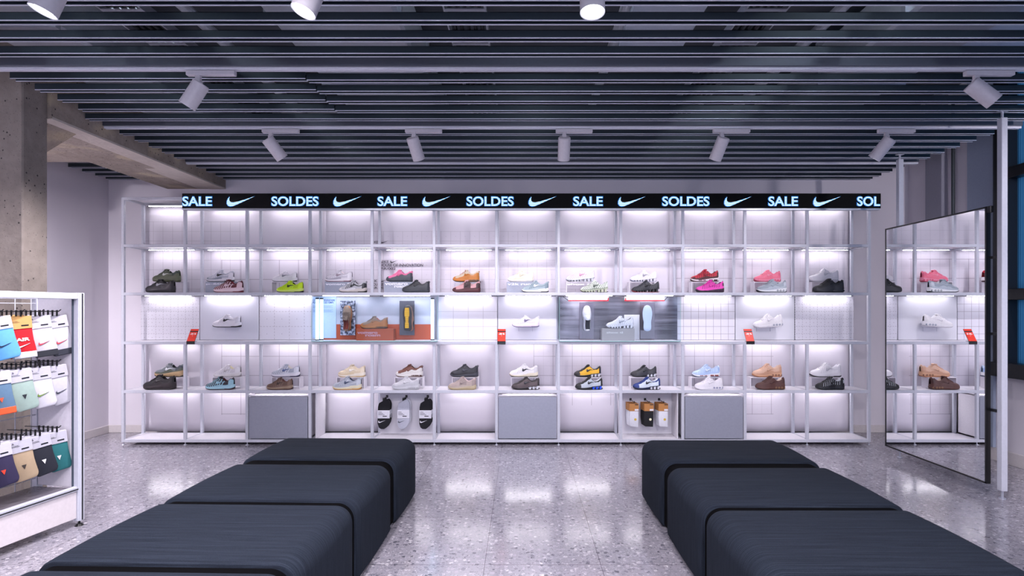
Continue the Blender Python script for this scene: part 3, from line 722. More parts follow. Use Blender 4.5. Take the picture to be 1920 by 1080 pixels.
LO = [
 (274, 328, 'wave', 'dark charcoal chunky sneaker in front of the clear box at the left end', ('#1c1c21', '#131317', '#2c2a30', '#2c2a30', '#1d1c20', '#141418', '#b8b8c0', '#1a1a1e')),
 (401, 456, 'p6000', 'maroon and pale pink striped sneaker', ('#5c1e2b', '#d9bcc4', '#bc97a1', '#e2ccd2', '#742a38', '#7a1f2b', '#dcc3ca', '#4e1722')),
 (519, 569, 'p6000', 'neon yellow sneaker with a grey toe', ('#b4d31e', '#c6ea12', '#8c9a8c', '#cfe26f', '#23252a', '#2a2c20', '#2c3120', '#c4e61a')),
 (636, 688, 'runner', 'silver and black sneaker beside the white one with pink sole edge', ('#a7a7af', '#23252c', '#c4c3c9', '#b9b2ae', '#26201f', '#3a3136', '#15161b', '#bfbec4')),
 (754, 806, 'roam', 'all dark charcoal sneaker beside the pink one', ('#23262d', '#1b1e24', '#2d3139', '#2b2f37', '#1e2127', '#17191d', '#1b1e24', '#1e2127')),
 (848, 901, 'patch', 'maroon sneaker with pink patches', ('#b98b8f', '#2d1418', '#461a20', '#4b1e25', '#2e1317', '#40161c', '#2d1418', '#c49a9c')),
 (978, 1029, 'runner', 'blue-grey sneaker with a white swept sole', ('#8fa0a8', '#6f828c', '#a0afb4', '#e0ddd8', '#2a2d33', '#c7ccd0', '#e4e4ea', '#a9b6bc')),
 (1088, 1140, 'tl', 'pale green striped sneaker with sole columns', ('#c8d0c6', '#4f5b52', '#8e9888', '#b4b9a4', '#33372f', '#6f776a', '#59635a', '#c8cec4')),
 (1184, 1236, 'tl', 'black sneaker with sole columns and a red bottom edge', ('#24262d', '#3b3e48', '#1c1d23', '#25262d', '#7c1f2c', '#c8c8d0', '#15161a', '#30323b')),
 (1304, 1357, 'plus', 'magenta sneaker with black wavy stripes', ('#d633a4', '#3a0f30', '#d93fa8', '#2a1a2a', '#201820', '#5a1a48', '#3c2a3c', '#d02f9c')),
 (1418, 1474, 'dn', 'silver grey sneaker with a black edged sole and round pods', ('#8f99a3', '#b6bcc6', '#a5aeb9', '#d8dade', '#1c1f25', '#b8bcc4', '#55606a', '#9aa4ae')),
 (1524, 1581, 'roam', 'black sneaker under the large white one at the right end', ('#26272c', '#1d1e23', '#303136', '#2c2d33', '#1b1c20', '#1a1b1f', '#26272c', '#202126')),
]
UP2 = [
 (291, 345, 'wave', 'grey and green sneaker with a tan scalloped sole', ('#6c7278', '#3d444c', '#51584c', '#b79a74', '#241f1e', '#1b1d22', '#dadbe0', '#c9c9cf')),
 (401, 452, 'p6000', 'white and cream sneaker above the light blue one', ('#ccc8cf', '#dedbe0', '#d8d3d0', '#d9d5d6', '#a39f9f', '#cfc7a8', '#bdb7bb', '#dddade')),
 (509, 562, 'p6000', 'silver grey sneaker with a white and purple sole', ('#9ea3b2', '#c9cbd6', '#b2b6c3', '#d8d6de', '#3e3a55', '#cfc9be', '#5d6b96', '#d3d3dc')),
 (634, 685, 'runner', 'beige sneaker above the grey one with a tan sole', ('#d3c3a8', '#d9ccb6', '#cdbb9c', '#dcd4c6', '#b99f72', '#d9ccb3', '#e6e0d6', '#ddd2bd')),
 (742, 793, 'roam', 'brown sneaker with a white rubber base', ('#6b4238', '#5d372e', '#c9c6c4', '#d4d1cf', '#4c2f29', '#4a2c25', '#6b4238', '#5b362d')),
 (844, 897, 'patch', 'dark grey sneaker above the taupe one', ('#2c2e36', '#23252c', '#1a1b21', '#393c46', '#202228', '#18191e', '#3c3f4a', '#24262c')),
 (955, 1009, 'runner', 'white sneaker with a black emblem above the dark brown one', ('#d9d7dc', '#c4c2c8', '#e0dee2', '#d8cfbc', '#57544f', '#dcdade', '#20242a', '#e0dee2')),
 (1076, 1127, 'r4', 'yellow and black sneaker with heel columns', ('#1b1a1d', '#d9a521', '#201f22', '#1b1a1d', '#151518', '#a9adb5', '#c9ccd6', '#1b1a1d')),
 (1182, 1231, 'r4', 'all-black sneaker with heel columns', ('#2a2b31', '#33343b', '#26272d', '#24252a', '#1b1b20', '#c2c3ca', '#c9ccd6', '#26272d')),
 (1297, 1349, 'plus', 'pale blue sneaker with a white sole', ('#b4c8e4', '#8fabd6', '#a9c0e2', '#e2e1e6', '#3b4c66', '#c4d0e4', '#8a4a48', '#c9d6ea')),
 (1410, 1465, 'dn', 'tan sneaker with round pods above the brown one', ('#c9a58f', '#bf957c', '#b98d73', '#c99a7a', '#a66f4e', '#d9c2b2', '#4c2418', '#c99f86')),
 (1518, 1576, 'runner', 'white sneaker with a thin black sole line at the right end', ('#dddbe0', '#d2cfd6', '#e0dee3', '#d9d6dc', '#1c1c22', '#dddbe0', '#bdbbc5', '#e2e0e5')),
]
LO2 = [
 (270, 329, 'wave', 'black chunky sneaker under the grey and green one', ('#17161b', '#100f13', '#2a2529', '#2c2428', '#1a1518', '#0f0f12', '#2a2529', '#151418')),
 (386, 440, 'p6000', 'light blue and black striped sneaker', ('#22202a', '#8fb8c8', '#8fb8c8', '#9cc4d2', '#3a1e26', '#4a2024', '#8fb8c8', '#7fa6b6')),
 (500, 549, 'p6000', 'brown sneaker under the silver grey one', ('#5a4238', '#6d5447', '#79614f', '#8d7863', '#4b2a28', '#5f3a36', '#3a2822', '#513a31')),
 (624, 678, 'runner', 'grey-blue sneaker with a tan and yellow sole', ('#9aa1ad', '#b4bac4', '#a6acb6', '#cfc9ae', '#b8863e', '#31374c', '#3a4660', '#a9afba')),
 (735, 787, 'roam', 'silver white sneaker under the brown one', ('#bcbcc2', '#c8c8ce', '#aeafb6', '#b9bac0', '#9a9a9f', '#cfcfd4', '#c4c4ca', '#c9c9cf')),
 (840, 893, 'patch', 'taupe sneaker with a tan sole', ('#a2938f', '#8e807d', '#a89b92', '#aea084', '#8b7a55', '#c9b3b3', '#8e807d', '#a89a96')),
 (959, 1012, 'r4', 'dark brown sneaker with heel columns', ('#2f2a2c', '#4d4144', '#433a3c', '#2b2628', '#1f1b1c', '#2a2426', '#c9ccd6', '#2f2a2c')),
 (1078, 1130, 'r4', 'silver and black sneaker with blue heel columns', ('#1b1b1f', '#a9b2bd', '#1f1f23', '#18181c', '#1a1a1f', '#c2c6ce', '#1f4fd6', '#1b1b1f')),
 (1186, 1238, 'r4', 'navy blue and silver sneaker with heel columns', ('#1c3374', '#c0ccd6', '#1d3478', '#17223f', '#12162a', '#d2d6de', '#c9ccd6', '#1c3374')),
 (1302, 1355, 'dn', 'white sneaker with blue heel pods', ('#d4d1d8', '#dddae0', '#d9d6dd', '#dedbe1', '#c9c7d0', '#d6d2d8', '#26407c', '#dedbe1')),
 (1416, 1471, 'dn', 'chocolate brown sneaker with round pods', ('#4a2a26', '#3f221f', '#50302a', '#54332c', '#3a2320', '#c9b9ae', '#8a6a4a', '#4a2a26')),
 (1529, 1582, 'plus', 'black sneaker with thin white stripes', ('#14151a', '#b4bac2', '#14151a', '#1d1f26', '#14151a', '#c0c2ca', '#33353d', '#101115')),
]
def place(px0, px1, d, z, spec, group):
    w = (px1-px0)*d/F; s = sneaker(spec[3], spec[2], spec[4], group, w/.297)
    s.location = (X((px0+px1)/2, d), d, z); return s
RISE = .118; DU, DL = 6.035, 5.918
M_RG = mat('#9298a8', .45, key='risergrey'); M_RW = mat('#d8d4dc', .4, key='riserwhite')
RIS = {('u', 0): (304, 344, 'clear', None), ('u', 1): (385, 441, 'grey', 'P-6000'), ('u', 2): (509, 560, 'white', None), ('u', 3): (609, 662, 'grey', 'VOMERO 5'), ('u', 4): (720, 774, 'grey', 'VOMERO'), ('u', 5): (851, 899, 'clear', None),
       ('u', 6): (950, 1001, 'grey', 'V2K RUN'), ('u', 7): (1062, 1115, 'white', 'SHOX TL'), ('u', 8): (1180, 1228, 'white', None), ('u', 9): (1297, 1345, 'white', None), ('u', 10): (1414, 1461, 'white', None), ('u', 11): (1522, 1570, 'white', None),
       ('l', 0): (290, 344, 'white', None), ('l', 1): (398, 451, 'white', None), ('l', 2): (509, 562, 'white', None), ('l', 3): (631, 683, 'white', None), ('l', 4): (740, 793, 'white', None), ('l', 5): (848, 897, 'white', None), ('l', 6): (958, 1008, 'white', None),
       ('l', 7): (1078, 1126, 'white', None), ('l', 8): (1182, 1230, 'white', None), ('l', 9): (1296, 1348, 'white', None), ('l', 10): (1407, 1460, 'white', None), ('l', 11): (1521, 1572, 'white', None)}
for row, zs, A, B in (('u', ZT[3], UP, LO), ('l', ZT[1], UP2, LO2)):
    rn = 'the row at eye height' if row == 'u' else 'the lower row'
    for i in range(12):
        place(A[i][0], A[i][1], DU, zs+RISE, A[i], 'sneakers in '+rn)
        place(B[i][0], B[i][1], DL, zs, B[i], 'sneakers in '+rn)
        a, b, kd, tx = RIS[(row, i)]; dd = 5.98; x0, x1 = X(a, dd), X(b, dd)
        short = A[i][3].split(' on ')[0].split(' above ')[0].split(' standing ')[0].split(' with ')[0]
        t = thing('display_riser', '%s box carrying the %s' % ({'clear': 'clear acrylic', 'grey': 'grey printed', 'white': 'white open'}[kd], short), 'display box', (0, 0, 0), 'boxes under the sneakers')
        if kd == 'grey': MB().box(x0, x1, dd, dd+.105, zs, zs+RISE, .002).build('block', M_RG, t)
        else:
            m = M_RW if kd == 'white' else M_ACRYL
            mb = MB(); mb.box(x0, x1, dd, dd+.105, zs+RISE-.006, zs+RISE); mb.box(x0, x0+.006, dd, dd+.105, zs, zs+RISE-.006); mb.box(x1-.006, x1, dd, dd+.105, zs, zs+RISE-.006); mb.build('bridge', m, t)
        if tx:
            lw = (x1-x0)*(.86 if len(tx) > 6 else .8)
            lettering(tx.lower() if tx[0] != 'P' else 'p-6000', x0+.008, x0+.008+lw, zs+RISE-.036, zs+RISE-.012, dd-.0008, mat('#e4e4ee', .5, key='rtext'), t, .03)
            if tx == 'VOMERO': lettering('roam', x0+.11, x0+.235, zs+RISE-.062, zs+RISE-.040, dd-.0008, mat('#e4e4ee', .5, key='rtext'), t, .03)
# floating sneakers on pegs
for (a, b, st, lab, cols, rot) in ((399, 452, 'runner', 'white sneaker with a small black emblem floating on the plain panel at the left', (W_, '#cfcdd6', '#d9d7de', W_, '#1b1c22', W_, '#15161b', W_), 0),
                                   (960, 1011, 'runner', 'white sneaker with a pink heel floating beside the middle price sign', ('#c8c6d0', '#e1dfe6', '#d9d7de', '#dccfdd', '#6f6a86', '#9a9aa8', '#6b5f86', W_), 0),
                                   (1412, 1467, 'dn', 'white sneaker with round pods floating on the plain panel near the mirror', ('#dedcdf', '#e2dfe2', '#dcdadd', '#dedce0', '#c4c1c8', '#dedcdf', '#6b7890', W_), .07)):
    d = 6.0; zz = Z(613.5, d)
    s = place(a, b, d, zz, (a, b, st, lab, cols), 'sneakers floating on panels'); s.rotation_euler = (0, -rot, 0)
    t = thing('display_peg', 'clear peg holding the '+lab.split(' floating')[0], 'peg', (X((a+b)/2, d), d, zz), 'clear pegs under floating sneakers')
    MB().box(-.10, .10, -.02, DP-d, -.006, -.002, .001).build('plate', M_ACRYL, t)
    mb = MB(); [mb.cyl((q, DP-d-.006, -.003), (q, DP-d-.006, -.05), .0025, 6) for q in (-.075, .075)]; mb.build('bracket', M_ACRYL, t)

# ------------------------------------------------------------------ price signs
M_RED = mat('#e8311a', .35, key='red'); M_WT = emit((1, 1, 1), .0, 'unused'); M_PW = mat('#f4f0f0', .5, key='printwhite')
for (a, where) in ((349.5, 'on the shelf edge near the left end'), (932.5, 'on the shelf edge at the middle'), (1399.5, 'on the shelf edge near the mirror')):
    x0 = X(a, 5.835); w = .0855; z0 = 1.0804
    t = thing('price_sign', 'small red leaning sign reading -30 % '+where, 'price sign', (x0, 5.836, z0), 'red price signs')
    th = math.atan2(.078, .128); M = Matrix.Rotation(-th, 4, 'X')
    mb = MB(); mb.box(0, w, -.003, .0, -.03, .004, .0008); mb.box(0, w, -.003, .045, .0, .003); mb.build('base_clip', M_BLACK, t)
    MB().box(0, w, 0, .004, .004, .150, .0005, M=M).build('backing', M_BLACK, t)
    mb = MB(); mb.box(.002, w-.002, -.001, 0, .004, .112, M=M); mb.box(.002, w-.002, -.001, 0, .126, .148, M=M); mb.build('card', M_RED, t)
    lettering('-30 %', .012, w-.012, .080, .100, -.0014, M_PW, t, .03, rot=M); lettering('v', w/2-.005, w/2+.003, .064, .071, -.0014, M_PW, t, .0, rot=M)

# ------------------------------------------------------------------ showcases
def showcase(name, xa, xb, lab):
    t = thing('glass_showcase', lab, 'showcase', (0, 0, 0), 'glass showcases')
    z0, z1 = 1.0815, 1.545; d0, d1 = 5.80, 6.09
    MB().box(xa, xb, d0, d0+.006, z0+.006, z1).build('front_pane', M_GLASS, t)
    for x in (xa, xb-.006): MB().box(x, x+.006, d0+.006, d1, z0+.006, z1).build('side_pane', M_GLASS, t)
    mb = MB(); mb.box(xa-.001, xb+.001, d0-.001, d0+.005, z0+.0, z0+.006); mb.box(xa-.001, xa+.002, d0-.001, d0+.001, z0, z1); mb.box(xb-.002, xb+.001, d0-.001, d0+.001, z0, z1)
    mb.build('pane_edge', M_EDGE, t); MB().box(xa, xb, d0+.006, d1, z0, z0+.005).build('base', M_BOARD, t)
    return t
v1 = showcase('a', X(584, 5.80), X(820, 5.80), 'glass showcase with orange backdrop and three brown shoe views')
def backmat1():
    t = NT('orange_backdrop'); x, y, z = t.xyz(); n = t.noise(5, detail=5)
    up_ = t.ramp(n, [(.3, '#9aa2b4'), (.7, '#b8bccb')]); c = t.mix(t.math('LESS_THAN', z, Z(608, 6.08)), up_, '#a8441c')
    t.l(c, t.b.inputs['Base Color']); t.b.inputs['Roughness'].default_value = .45; return t.m
tag(MB().box(X(607, 6.08), X(808, 6.08), 6.08, 6.088, 1.087, 1.55).build('backdrop_panel', backmat1(), v1), 'printed backdrop with an orange lower half')
M_TUBE = emit((.62, .78, 1), 5.0, 'tube')
for px, dd in ((595, 5.93), (603, 5.99), (811, 5.97)):
    t = thing('light_tube', {595: 'outer of two upright glowing tubes left in the orange showcase', 603: 'inner of two upright glowing tubes left in the orange showcase', 811: 'upright glowing tube at the right side of the orange showcase'}[px], 'light tube', (X(px, dd), dd, 1.087), 'upright light tubes')
    MB().cyl((0, 0, .012), (0, 0, .435), .0165, 16).build('tube', M_TUBE, t, True)
    mb = MB(); mb.cyl((0, 0, 0), (0, 0, .012), .02, 16); mb.cyl((0, 0, .435), (0, 0, .452), .019, 16); mb.build('end_cap', M_DARK, t)
# poster text stuck behind the glass
pt = thing('info_poster', 'pale blue text poster reading CONFORT LEGENDAIRE in the orange showcase corner', 'poster', (0, 6.075, 0))
MB().box(X(584, 6.07)+.01, X(630, 6.07), 0, .003, Z(634, 6.07), Z(556, 6.07)).build('sheet', mat('#a9bdd6', .5, key='poster'), pt)
ik = mat('#2a4a86', .5, key='blueink')
lettering('CONFORT LÉGENDAIRE', X(586, 6.07), X(628, 6.07), Z(564.5, 6.07), Z(560.5, 6.07), -.001, ik, pt, .02)
lettering('POUR TOUS LES TEMPS', X(586, 6.07), X(625, 6.07), Z(569, 6.07), Z(565.5, 6.07), -.001, ik, pt, .02)
mb = MB()
for q in range(7):
    if q == 3: continue
    z = Z(573.5+q*1.9, 6.07); mb.box(X(586, 6.07), X(624-3*(q % 2), 6.07), -.001, 0, z, z+.0022)
mb.build('small_print', ik, pt)
def noise_plate():
    t = NT('mottled_plate'); n = t.noise(38, detail=4); t.l(t.ramp(n, [(.38, '#3a3e48'), (.5, '#80879a'), (.62, '#c9ccd8')]), t.b.inputs['Base Color'])
    t.b.inputs['Metallic'].default_value = .6; t.b.inputs['Roughness'].default_value = .3; return t.m
M_PLT = noise_plate()
BRN = ('#7d6a5c', '#a8652a', '#9a5f2c', '#a56a32', '#2d211c', '#8f4438', '#8a5a30', '#3a2a28')
def mount(px, d, spec, sole, yaw=0.0):
    s = sneaker(spec[0], spec[1], spec[2], 'sneakers mounted upright in the showcases', .93)
    if sole: R = Matrix(((0, 1, 0), (0, 0, 1), (-1, 0, 0)))  # toe up, sole towards the viewer
    else: R = Matrix(((0, 1, 0), (0, 0, -1), (-1, 0, 0)))
    R = R.to_4x4()
    if R.determinant() < 0: R = Matrix(((0, -1, 0, 0), R[1], R[2], R[3]))
    s.rotation_euler = (Matrix.Rotation(yaw, 4, 'Z') @ R).to_euler(); s.location = (X(px, d), d, Z(596.5, d)); return s
for px, lab, m in ((652, 'mottled metallic board behind the upright brown sneaker', M_PLT), (763, 'dark board behind the yellow shoe sole', mat('#4a4a52', .3, .4, key='dkboard'))):
    t = thing('mount_board', lab, 'board', (0, 0, 0), 'upright boards in showcases'); d = 6.03
    MB().box(X(px-14, d), X(px+14, d), d, d+.012, Z(628.5, d), Z(564, d), .001).build('board', m, t)
    MB().box(X(px-4, d), X(px+4, d), d+.012, 6.08, Z(600, d), Z(590, d)).build('spacer', M_DARK, t)
mount(652, 6.025, ('brown sneaker mounted toe up, seen from above, in the orange showcase', 'roam', BRN), False, .12)
s = mount(763, 5.905, ('sneaker mounted toe up showing its yellow and black sole in the orange showcase', 'roam', ('#6d4a36', '#9a5f2c', '#8a5a3c', '#2a221e', '#1c1815', '#c07850', '#8a5a30', '#3a2a28')), True, -.25)
mb = MB()
for i in range(14):
    t0 = .10+.80*i/14; t1 = t0+.046; w = fW((t0+t1)/2)*.62*(.75 if .4 < t0 < .66 else 1)
    for q in range(4): mb.box((t0-.5)*.29, (t1-.5)*.29, -w+q*w/2+.0006, -w+(q+1)*w/2-.0006, -.002, .001)
mb.build('tread', mat('#e9b41c', .5, key='yellow'), s)
# block with the brown shoe
t = thing('display_block', 'orange display block with pale lettering under the brown sneaker', 'display block', (0, 5.92, 1.0875)); d = 5.92
MB().box(X(668, d), X(738, d), 0, .11, 0, Z(616.5, d)-1.0875, .001).build('block', mat('#9a4420', .5, key='orangeblock'), t)
lettering('vomero', X(668, d)+.01, X(708, d), .068, .090, -.001, mat('#b08a9a', .5, key='pinktext'), t, .03); lettering('roam', X(685, d), X(713, d), .042, .062, -.001, mat('#b08a9a', .5, key='pinktext'), t, .03)
place(676, 727, 5.965, Z(616.5, 5.92), (0, 0, 'roam', 'brown and tan sneaker standing on the orange block', BRN), 'sneakers on showcase blocks')

v2 = showcase('b', X(1048.5, 5.80), X(1276, 5.80), 'glass showcase with blurred silver backdrop and three silver shoe views')
def backmat2():
    t = NT('silver_backdrop'); v = t.vec((2.2, 1, 1.0)); n = t.noise(1.6, v, detail=2); v2_ = t.vec((.6, 1, 9)); n2 = t.noise(3, v2_, detail=3)
    c = t.ramp(n, [(.36, '#1c1b22'), (.46, '#3d3842'), (.56, '#6b6672'), (.66, '#b4b2bd')]); c = t.mix(.3, c, t.ramp(n2, [(.35, '#33333c'), (.65, '#b4b4c0')]))
    t.l(c, t.b.inputs['Base Color']); t.b.inputs['Roughness'].default_value = .35; t.b.inputs['Metallic'].default_value = .3; return t.m
tag(MB().box(X(1050, 6.08), X(1270, 6.08), 6.08, 6.088, 1.087, 1.55).build('backdrop_panel', backmat2(), v2), 'blurred grey and silver printed backdrop')
M_REDL = emit((1, .02, .04), 1.6, 'redled'); M_PINKL = emit((1, .86, .9), 4, 'pinkled')
for (a, b, br, lab) in ((1066, 1141, 0, 'red-edged light bar at the upper left of the silver showcase'), (1172, 1246, 1, 'red-edged light bar at the upper right of the silver showcase')):
    d = 5.93; t = thing('light_bar', lab, 'light bar', (0, d, 0), 'red-edged light bars')
    MB().box(X(a, d), X(b, d), 0, .03, Z(562, d), Z(556.5, d), .002).build('tube', M_PINKL, t)
    mb = MB(); mb.box(X(a, d), X(b, d), -.002, .03, Z(564.4, d), Z(562.6, d)); mb.box(X(b-2 if not br else a, d), X(b if not br else a+2, d), -.002, .02, Z(564, d), Z(558, d)); mb.build('red_edge', M_REDL, t)
    e = a if not br else b; q = -10 if not br else 7
    MB().tube([(X(e, d), .01, Z(563.5, d)), (X(e+q, d), .01, Z(556, d))], .004, 6).build('bracket', M_DARK, t)
for px, lab in ((1100, 'clear board behind the upright white sneaker in the silver showcase'), (1214, 'clear board behind the pale blue shoe sole in the silver showcase')):
    t = thing('mount_board', lab, 'board', (0, 0, 0), 'upright boards in showcases'); d = 6.03
    MB().box(X(px-13.5, d), X(px+13.5, d), d, d+.008, 1.088, Z(567, d), .001).build('board', glass('board_%d' % px, (.62, .52, .58), .12), t)
    MB().box(X(px-3, d), X(px+3, d), d+.008, 6.08, Z(600, d), Z(590, d)).build('spacer', M_ALU, t)
SIL = ('#cfcfd8', '#9fa3ae', '#c2c3cc', '#c9cad3', '#77797f', '#23252c', '#8d919c', '#dcdce4')
mount(1100, 6.025, ('white and silver sneaker mounted toe up in the silver showcase', 'tl', SIL), False)
mount(1214, 5.905, ('sneaker mounted toe up showing its pale blue sole in the silver showcase', 'dn', ('#c9ccd6', '#b9bcc6', '#b4b8c4', '#b3c2da', '#b9c9e2', '#40444e', '#3a4a66', '#dcdce4')), True, -.1)
t = thing('display_block', 'grey display block with pale lettering under the silver sneaker', 'display block', (0, 5.90, 1.0875)); d = 5.90
MB().box(X(1129, d), X(1190, d), 0, .11, 0, Z(616, d)-1.0875, .001).build('block', mat('#8e8c8e', .5, key='greyblock'), t)
lettering('shox tl', X(1137, d), X(1168, d), .074, .096, -.001, mat('#b9b9bd', .5, key='gtext'), t, .03)
tag(MB().box(X(1170, 6.06), X(1199, 6.06), 6.05, 6.062, 1.088, Z(590, 6.06), .002).build('printed_card', mat('#c4c6cc', .3, key='silvercard')), 'pale silver card standing behind the silver sneaker', 'card')
place(1136, 1188, 5.945, Z(616, 5.90), (0, 0, 'tl', 'silver sneaker with sole columns standing on the grey block', SIL), 'sneakers on showcase blocks')

# ------------------------------------------------------------------ socks on pegboards
for i, lab in ((4, 'white pegboard behind the black and white ankle socks'), (8, 'white pegboard behind the sock packs with tan cards')):
    x0, x1 = XP[i]+.02, XP[i+1]-.02
    t = NT('pegboard_%d' % i); x, y, z = t.xyz()
    ux = t.math('SUBTRACT', t.math('FRACT', t.math('DIVIDE', x, .074)), .5); uz = t.math('DIVIDE', t.math('SUBTRACT', z, .505), .074)
    r = t.math('SQRT', t.math('ADD', t.math('MULTIPLY', ux, ux), t.math('MULTIPLY', uz, uz))); c = t.mix(t.math('LESS_THAN', r, .07), '#d3d1d9', '#5a5a66')
    t.l(c, t.b.inputs['Base Color']); t.b.inputs['Roughness'].default_value = .5
    tag(MB().box(x0, x1, 6.10, 6.112, .062, .545, .001).build('pegboard', t.m), lab, 'pegboard', 'pegboards in the bottom row')
def hook(x, d0, d1, z, label, group):
    t = thing('peg_hook', label, 'hook', (x, d1, z), group); L = d0-d1
    mb = MB(); mb.cyl((0, L, 0), (0, 0, 0), .0035, 8); mb.cyl((0, 0, 0), (0, -.006, .014), .0035, 8); mb.build('prong', M_BLACK, t)
    mb = MB(); mb.box(-.012, .012, L-.004, L, -.014, .014, .001); mb.build('back_plate', M_BLACK, t); return t
def ankle_sock(x, d, z, colr, em_, label, group):
    t = thing('ankle_sock_pack', label, 'socks', (x, d, z), group)
    out = [(-.052, -.30), (-.03, -.315), (.004, -.315), (.035, -.29), (.058, -.25), (.068, -.20), (.066, -.165), (.058, -.13), (.066, -.10), (.068, -.055), (.058, -.02), (.04, 0), (.015, -.005), (-.02, -.022), (-.052, -.04), (-.062, -.08), (-.064, -.14), (-.066, -.20), (-.066, -.26)]
    mb = MB(); mb.poly(out, .026, bev=.006); mb.build('sock', mat(colr, .9), t, True)
    MB().box(-.066, .064, -.003, .029, -.20, -.115, .002).build('paper_band', mat('#d2d2dc', .5, key='band'), t)
    mb = MB()
    for q in range(3): mb.box(-.055, -.02+.015*q, -.004, -.003, -.135-.014*q, -.131-.014*q)
    mb.box(-.01, .035, -.004, -.003, -.180, -.172); mb.build('print', M_DARK, t)
    emblem(-.058, .02, -.248, -.002, mat(em_, .5), t, .002)
    mb = MB(); mb.box(-.014, .014, .010, .013, -.03, .012, .001); mb.build('hanger_tab', M_BLACK, t)
for px, c, e, lab in ((720, '#15151b', '#e2e2ea', 'black ankle sock pack with a white emblem on the left hook'), (757, '#b4b6c4', '#4a4d5a', 'pale grey ankle sock pack on the middle hook'), (798, '#15151b', '#e2e2ea', 'black ankle sock pack with a white emblem on the right hook')):
    d = 5.96; x = X(px, d); zt = Z(748, d)
    hook(x, 6.10, d-.03, zt+.006, 'hook holding the '+lab.split(' on ')[0]+(' at the left' if px == 720 else ' at the right' if px == 798 else ''), 'hooks on the left pegboard')
    ankle_sock(x, d-.015, zt-.004, c, e, lab+', front one', 'ankle socks on the left pegboard')
    ankle_sock(x+.004, d+.035, zt-.004, '#cfd0d9' if px == 757 else c, e, lab+', behind the front one', 'ankle socks on the left pegboard')
def crew_pack(x, d, z, sock, card, label, group, tilt=0.0):
    t = thing('sock_pack', label, 'socks', (x, d, z), group)
    out = [(-.042, -.245), (.045, -.250), (.05, -.16), (.047, -.02), (-.047, -.02), (-.05, -.16)]
    mb = MB(); mb.poly(out, .022, bev=.006); mb.build('sock', mat(sock, .9), t, True)
    MB().box(-.05, .05, -.003, .025, -.082, -.004, .001).build('card', mat(card, .6), t)
    MB().box(.008, .047, -.0045, -.003, -.078, -.06).build('sticker', mat('#dcdce4', .5), t)
    mb = MB(); mb.box(.01, .045, -.0045, -.003, -.018, -.010); mb.build('print', M_DARK, t)
    mb = MB(); mb.cyl((.015, -.002, -.170), (.015, .001, -.170), .013, 16); mb.build('patch', mat('#c9a93a' if sock[1] != '1' else '#e8e4c0', .5), t)
    return t
for k, (px, sock, lab) in enumerate(((1188, '#d4d5dd', 'white'), (1216, '#16161b', 'black'), (1243, '#d6d7df', 'white'))):
    d = 5.93; x = X(px, d); zt = Z(757.5, d)
    hook(x, 6.10, d-.03, zt+.022, 'hook holding the %s sock packs, %s' % (lab, ['at the left', 'in the middle', 'at the right'][k]), 'hooks on the right pegboard')
    for q in range(4):
        crew_pack(x-.004*q, d-.018+.036*q, zt+.010, sock, '#b07840', '%s sock pack with a tan card on the %s hook, %s' % (lab, ['left', 'middle', 'right'][k], ['front one', 'second from the front', 'third from the front', 'rearmost'][q]), 'tan-carded sock packs on the right pegboard')

# ------------------------------------------------------------------ benches
def rprof(w, z0, z1, r, n=10, r0=.03):
    P = []
    for cx_, cz_, a0 in ((w/2-r, z1-r, 0), (-w/2+r, z1-r, 90)):
        for i in range(n+1):
            a = math.radians(a0+90*i/n); P.append((cx_+r*math.cos(a), cz_+r*math.sin(a)))
    for cx_, cz_, a0 in ((-w/2+r0, z0+r0, 180), (w/2-r0, z0+r0, 270)):
        for i in range(5):
            a = math.radians(a0+90*i/4); P.append((cx_+r0*math.cos(a), cz_+r0*math.sin(a)))
    return P
def cushion(w, y0, y1, z0, z1, r, m, parent, name):
    mb = MB(); rb = .022; rows = []
    st = [(y0, -rb), (y0+rb*.3, -rb*.29), (y0+rb, 0)]+[(y0+rb+(y1-y0-2*rb)*q/10, .006*math.sin(PI*q/10)) for q in range(1, 10)]+[(y1-rb, 0), (y1-rb*.3, -rb*.29), (y1, -rb)]
    for y, g in st:
        P = rprof(w+2*g, z0-min(g, 0), z1+g, max(r+g, .02)); rows.append([(p[0], y, p[1]) for p in P]+[(P[0][0], y, P[0][1])])
    vs = mb.grid(rows); mb.b.faces.new(vs[0][:-1]); mb.b.faces.new(list(reversed(vs[-1][:-1])))
    bmesh.ops.remove_doubles(mb.b, verts=mb.b.verts, dist=1e-5)
    return mb.build(name, m, parent, True)
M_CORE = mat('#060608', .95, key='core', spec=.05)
for (xc, far, pit, rz, lab) in ((-1.327, 4.285, .725, math.radians(-1.6), 'navy fabric bench of cushioned blocks on the left'), (1.425, 4.225, .735, 0, 'navy fabric bench of cushioned blocks on the right, nearer the mirror')):
    t = thing('bench', lab, 'bench', (xc, far, 0), 'navy benches', rz)
    for k in range(4):
        y1 = -pit*k; y0 = y1-pit+(.135 if k == 0 else .058)
        cushion(1.044, y0, y1, .006, .434, .085, M_BENCH, t, 'seat_block')
    cushion(.995, -pit*4+.10, -.05, .004,   .412, .075, M_CORE, t, 'recessed_core')

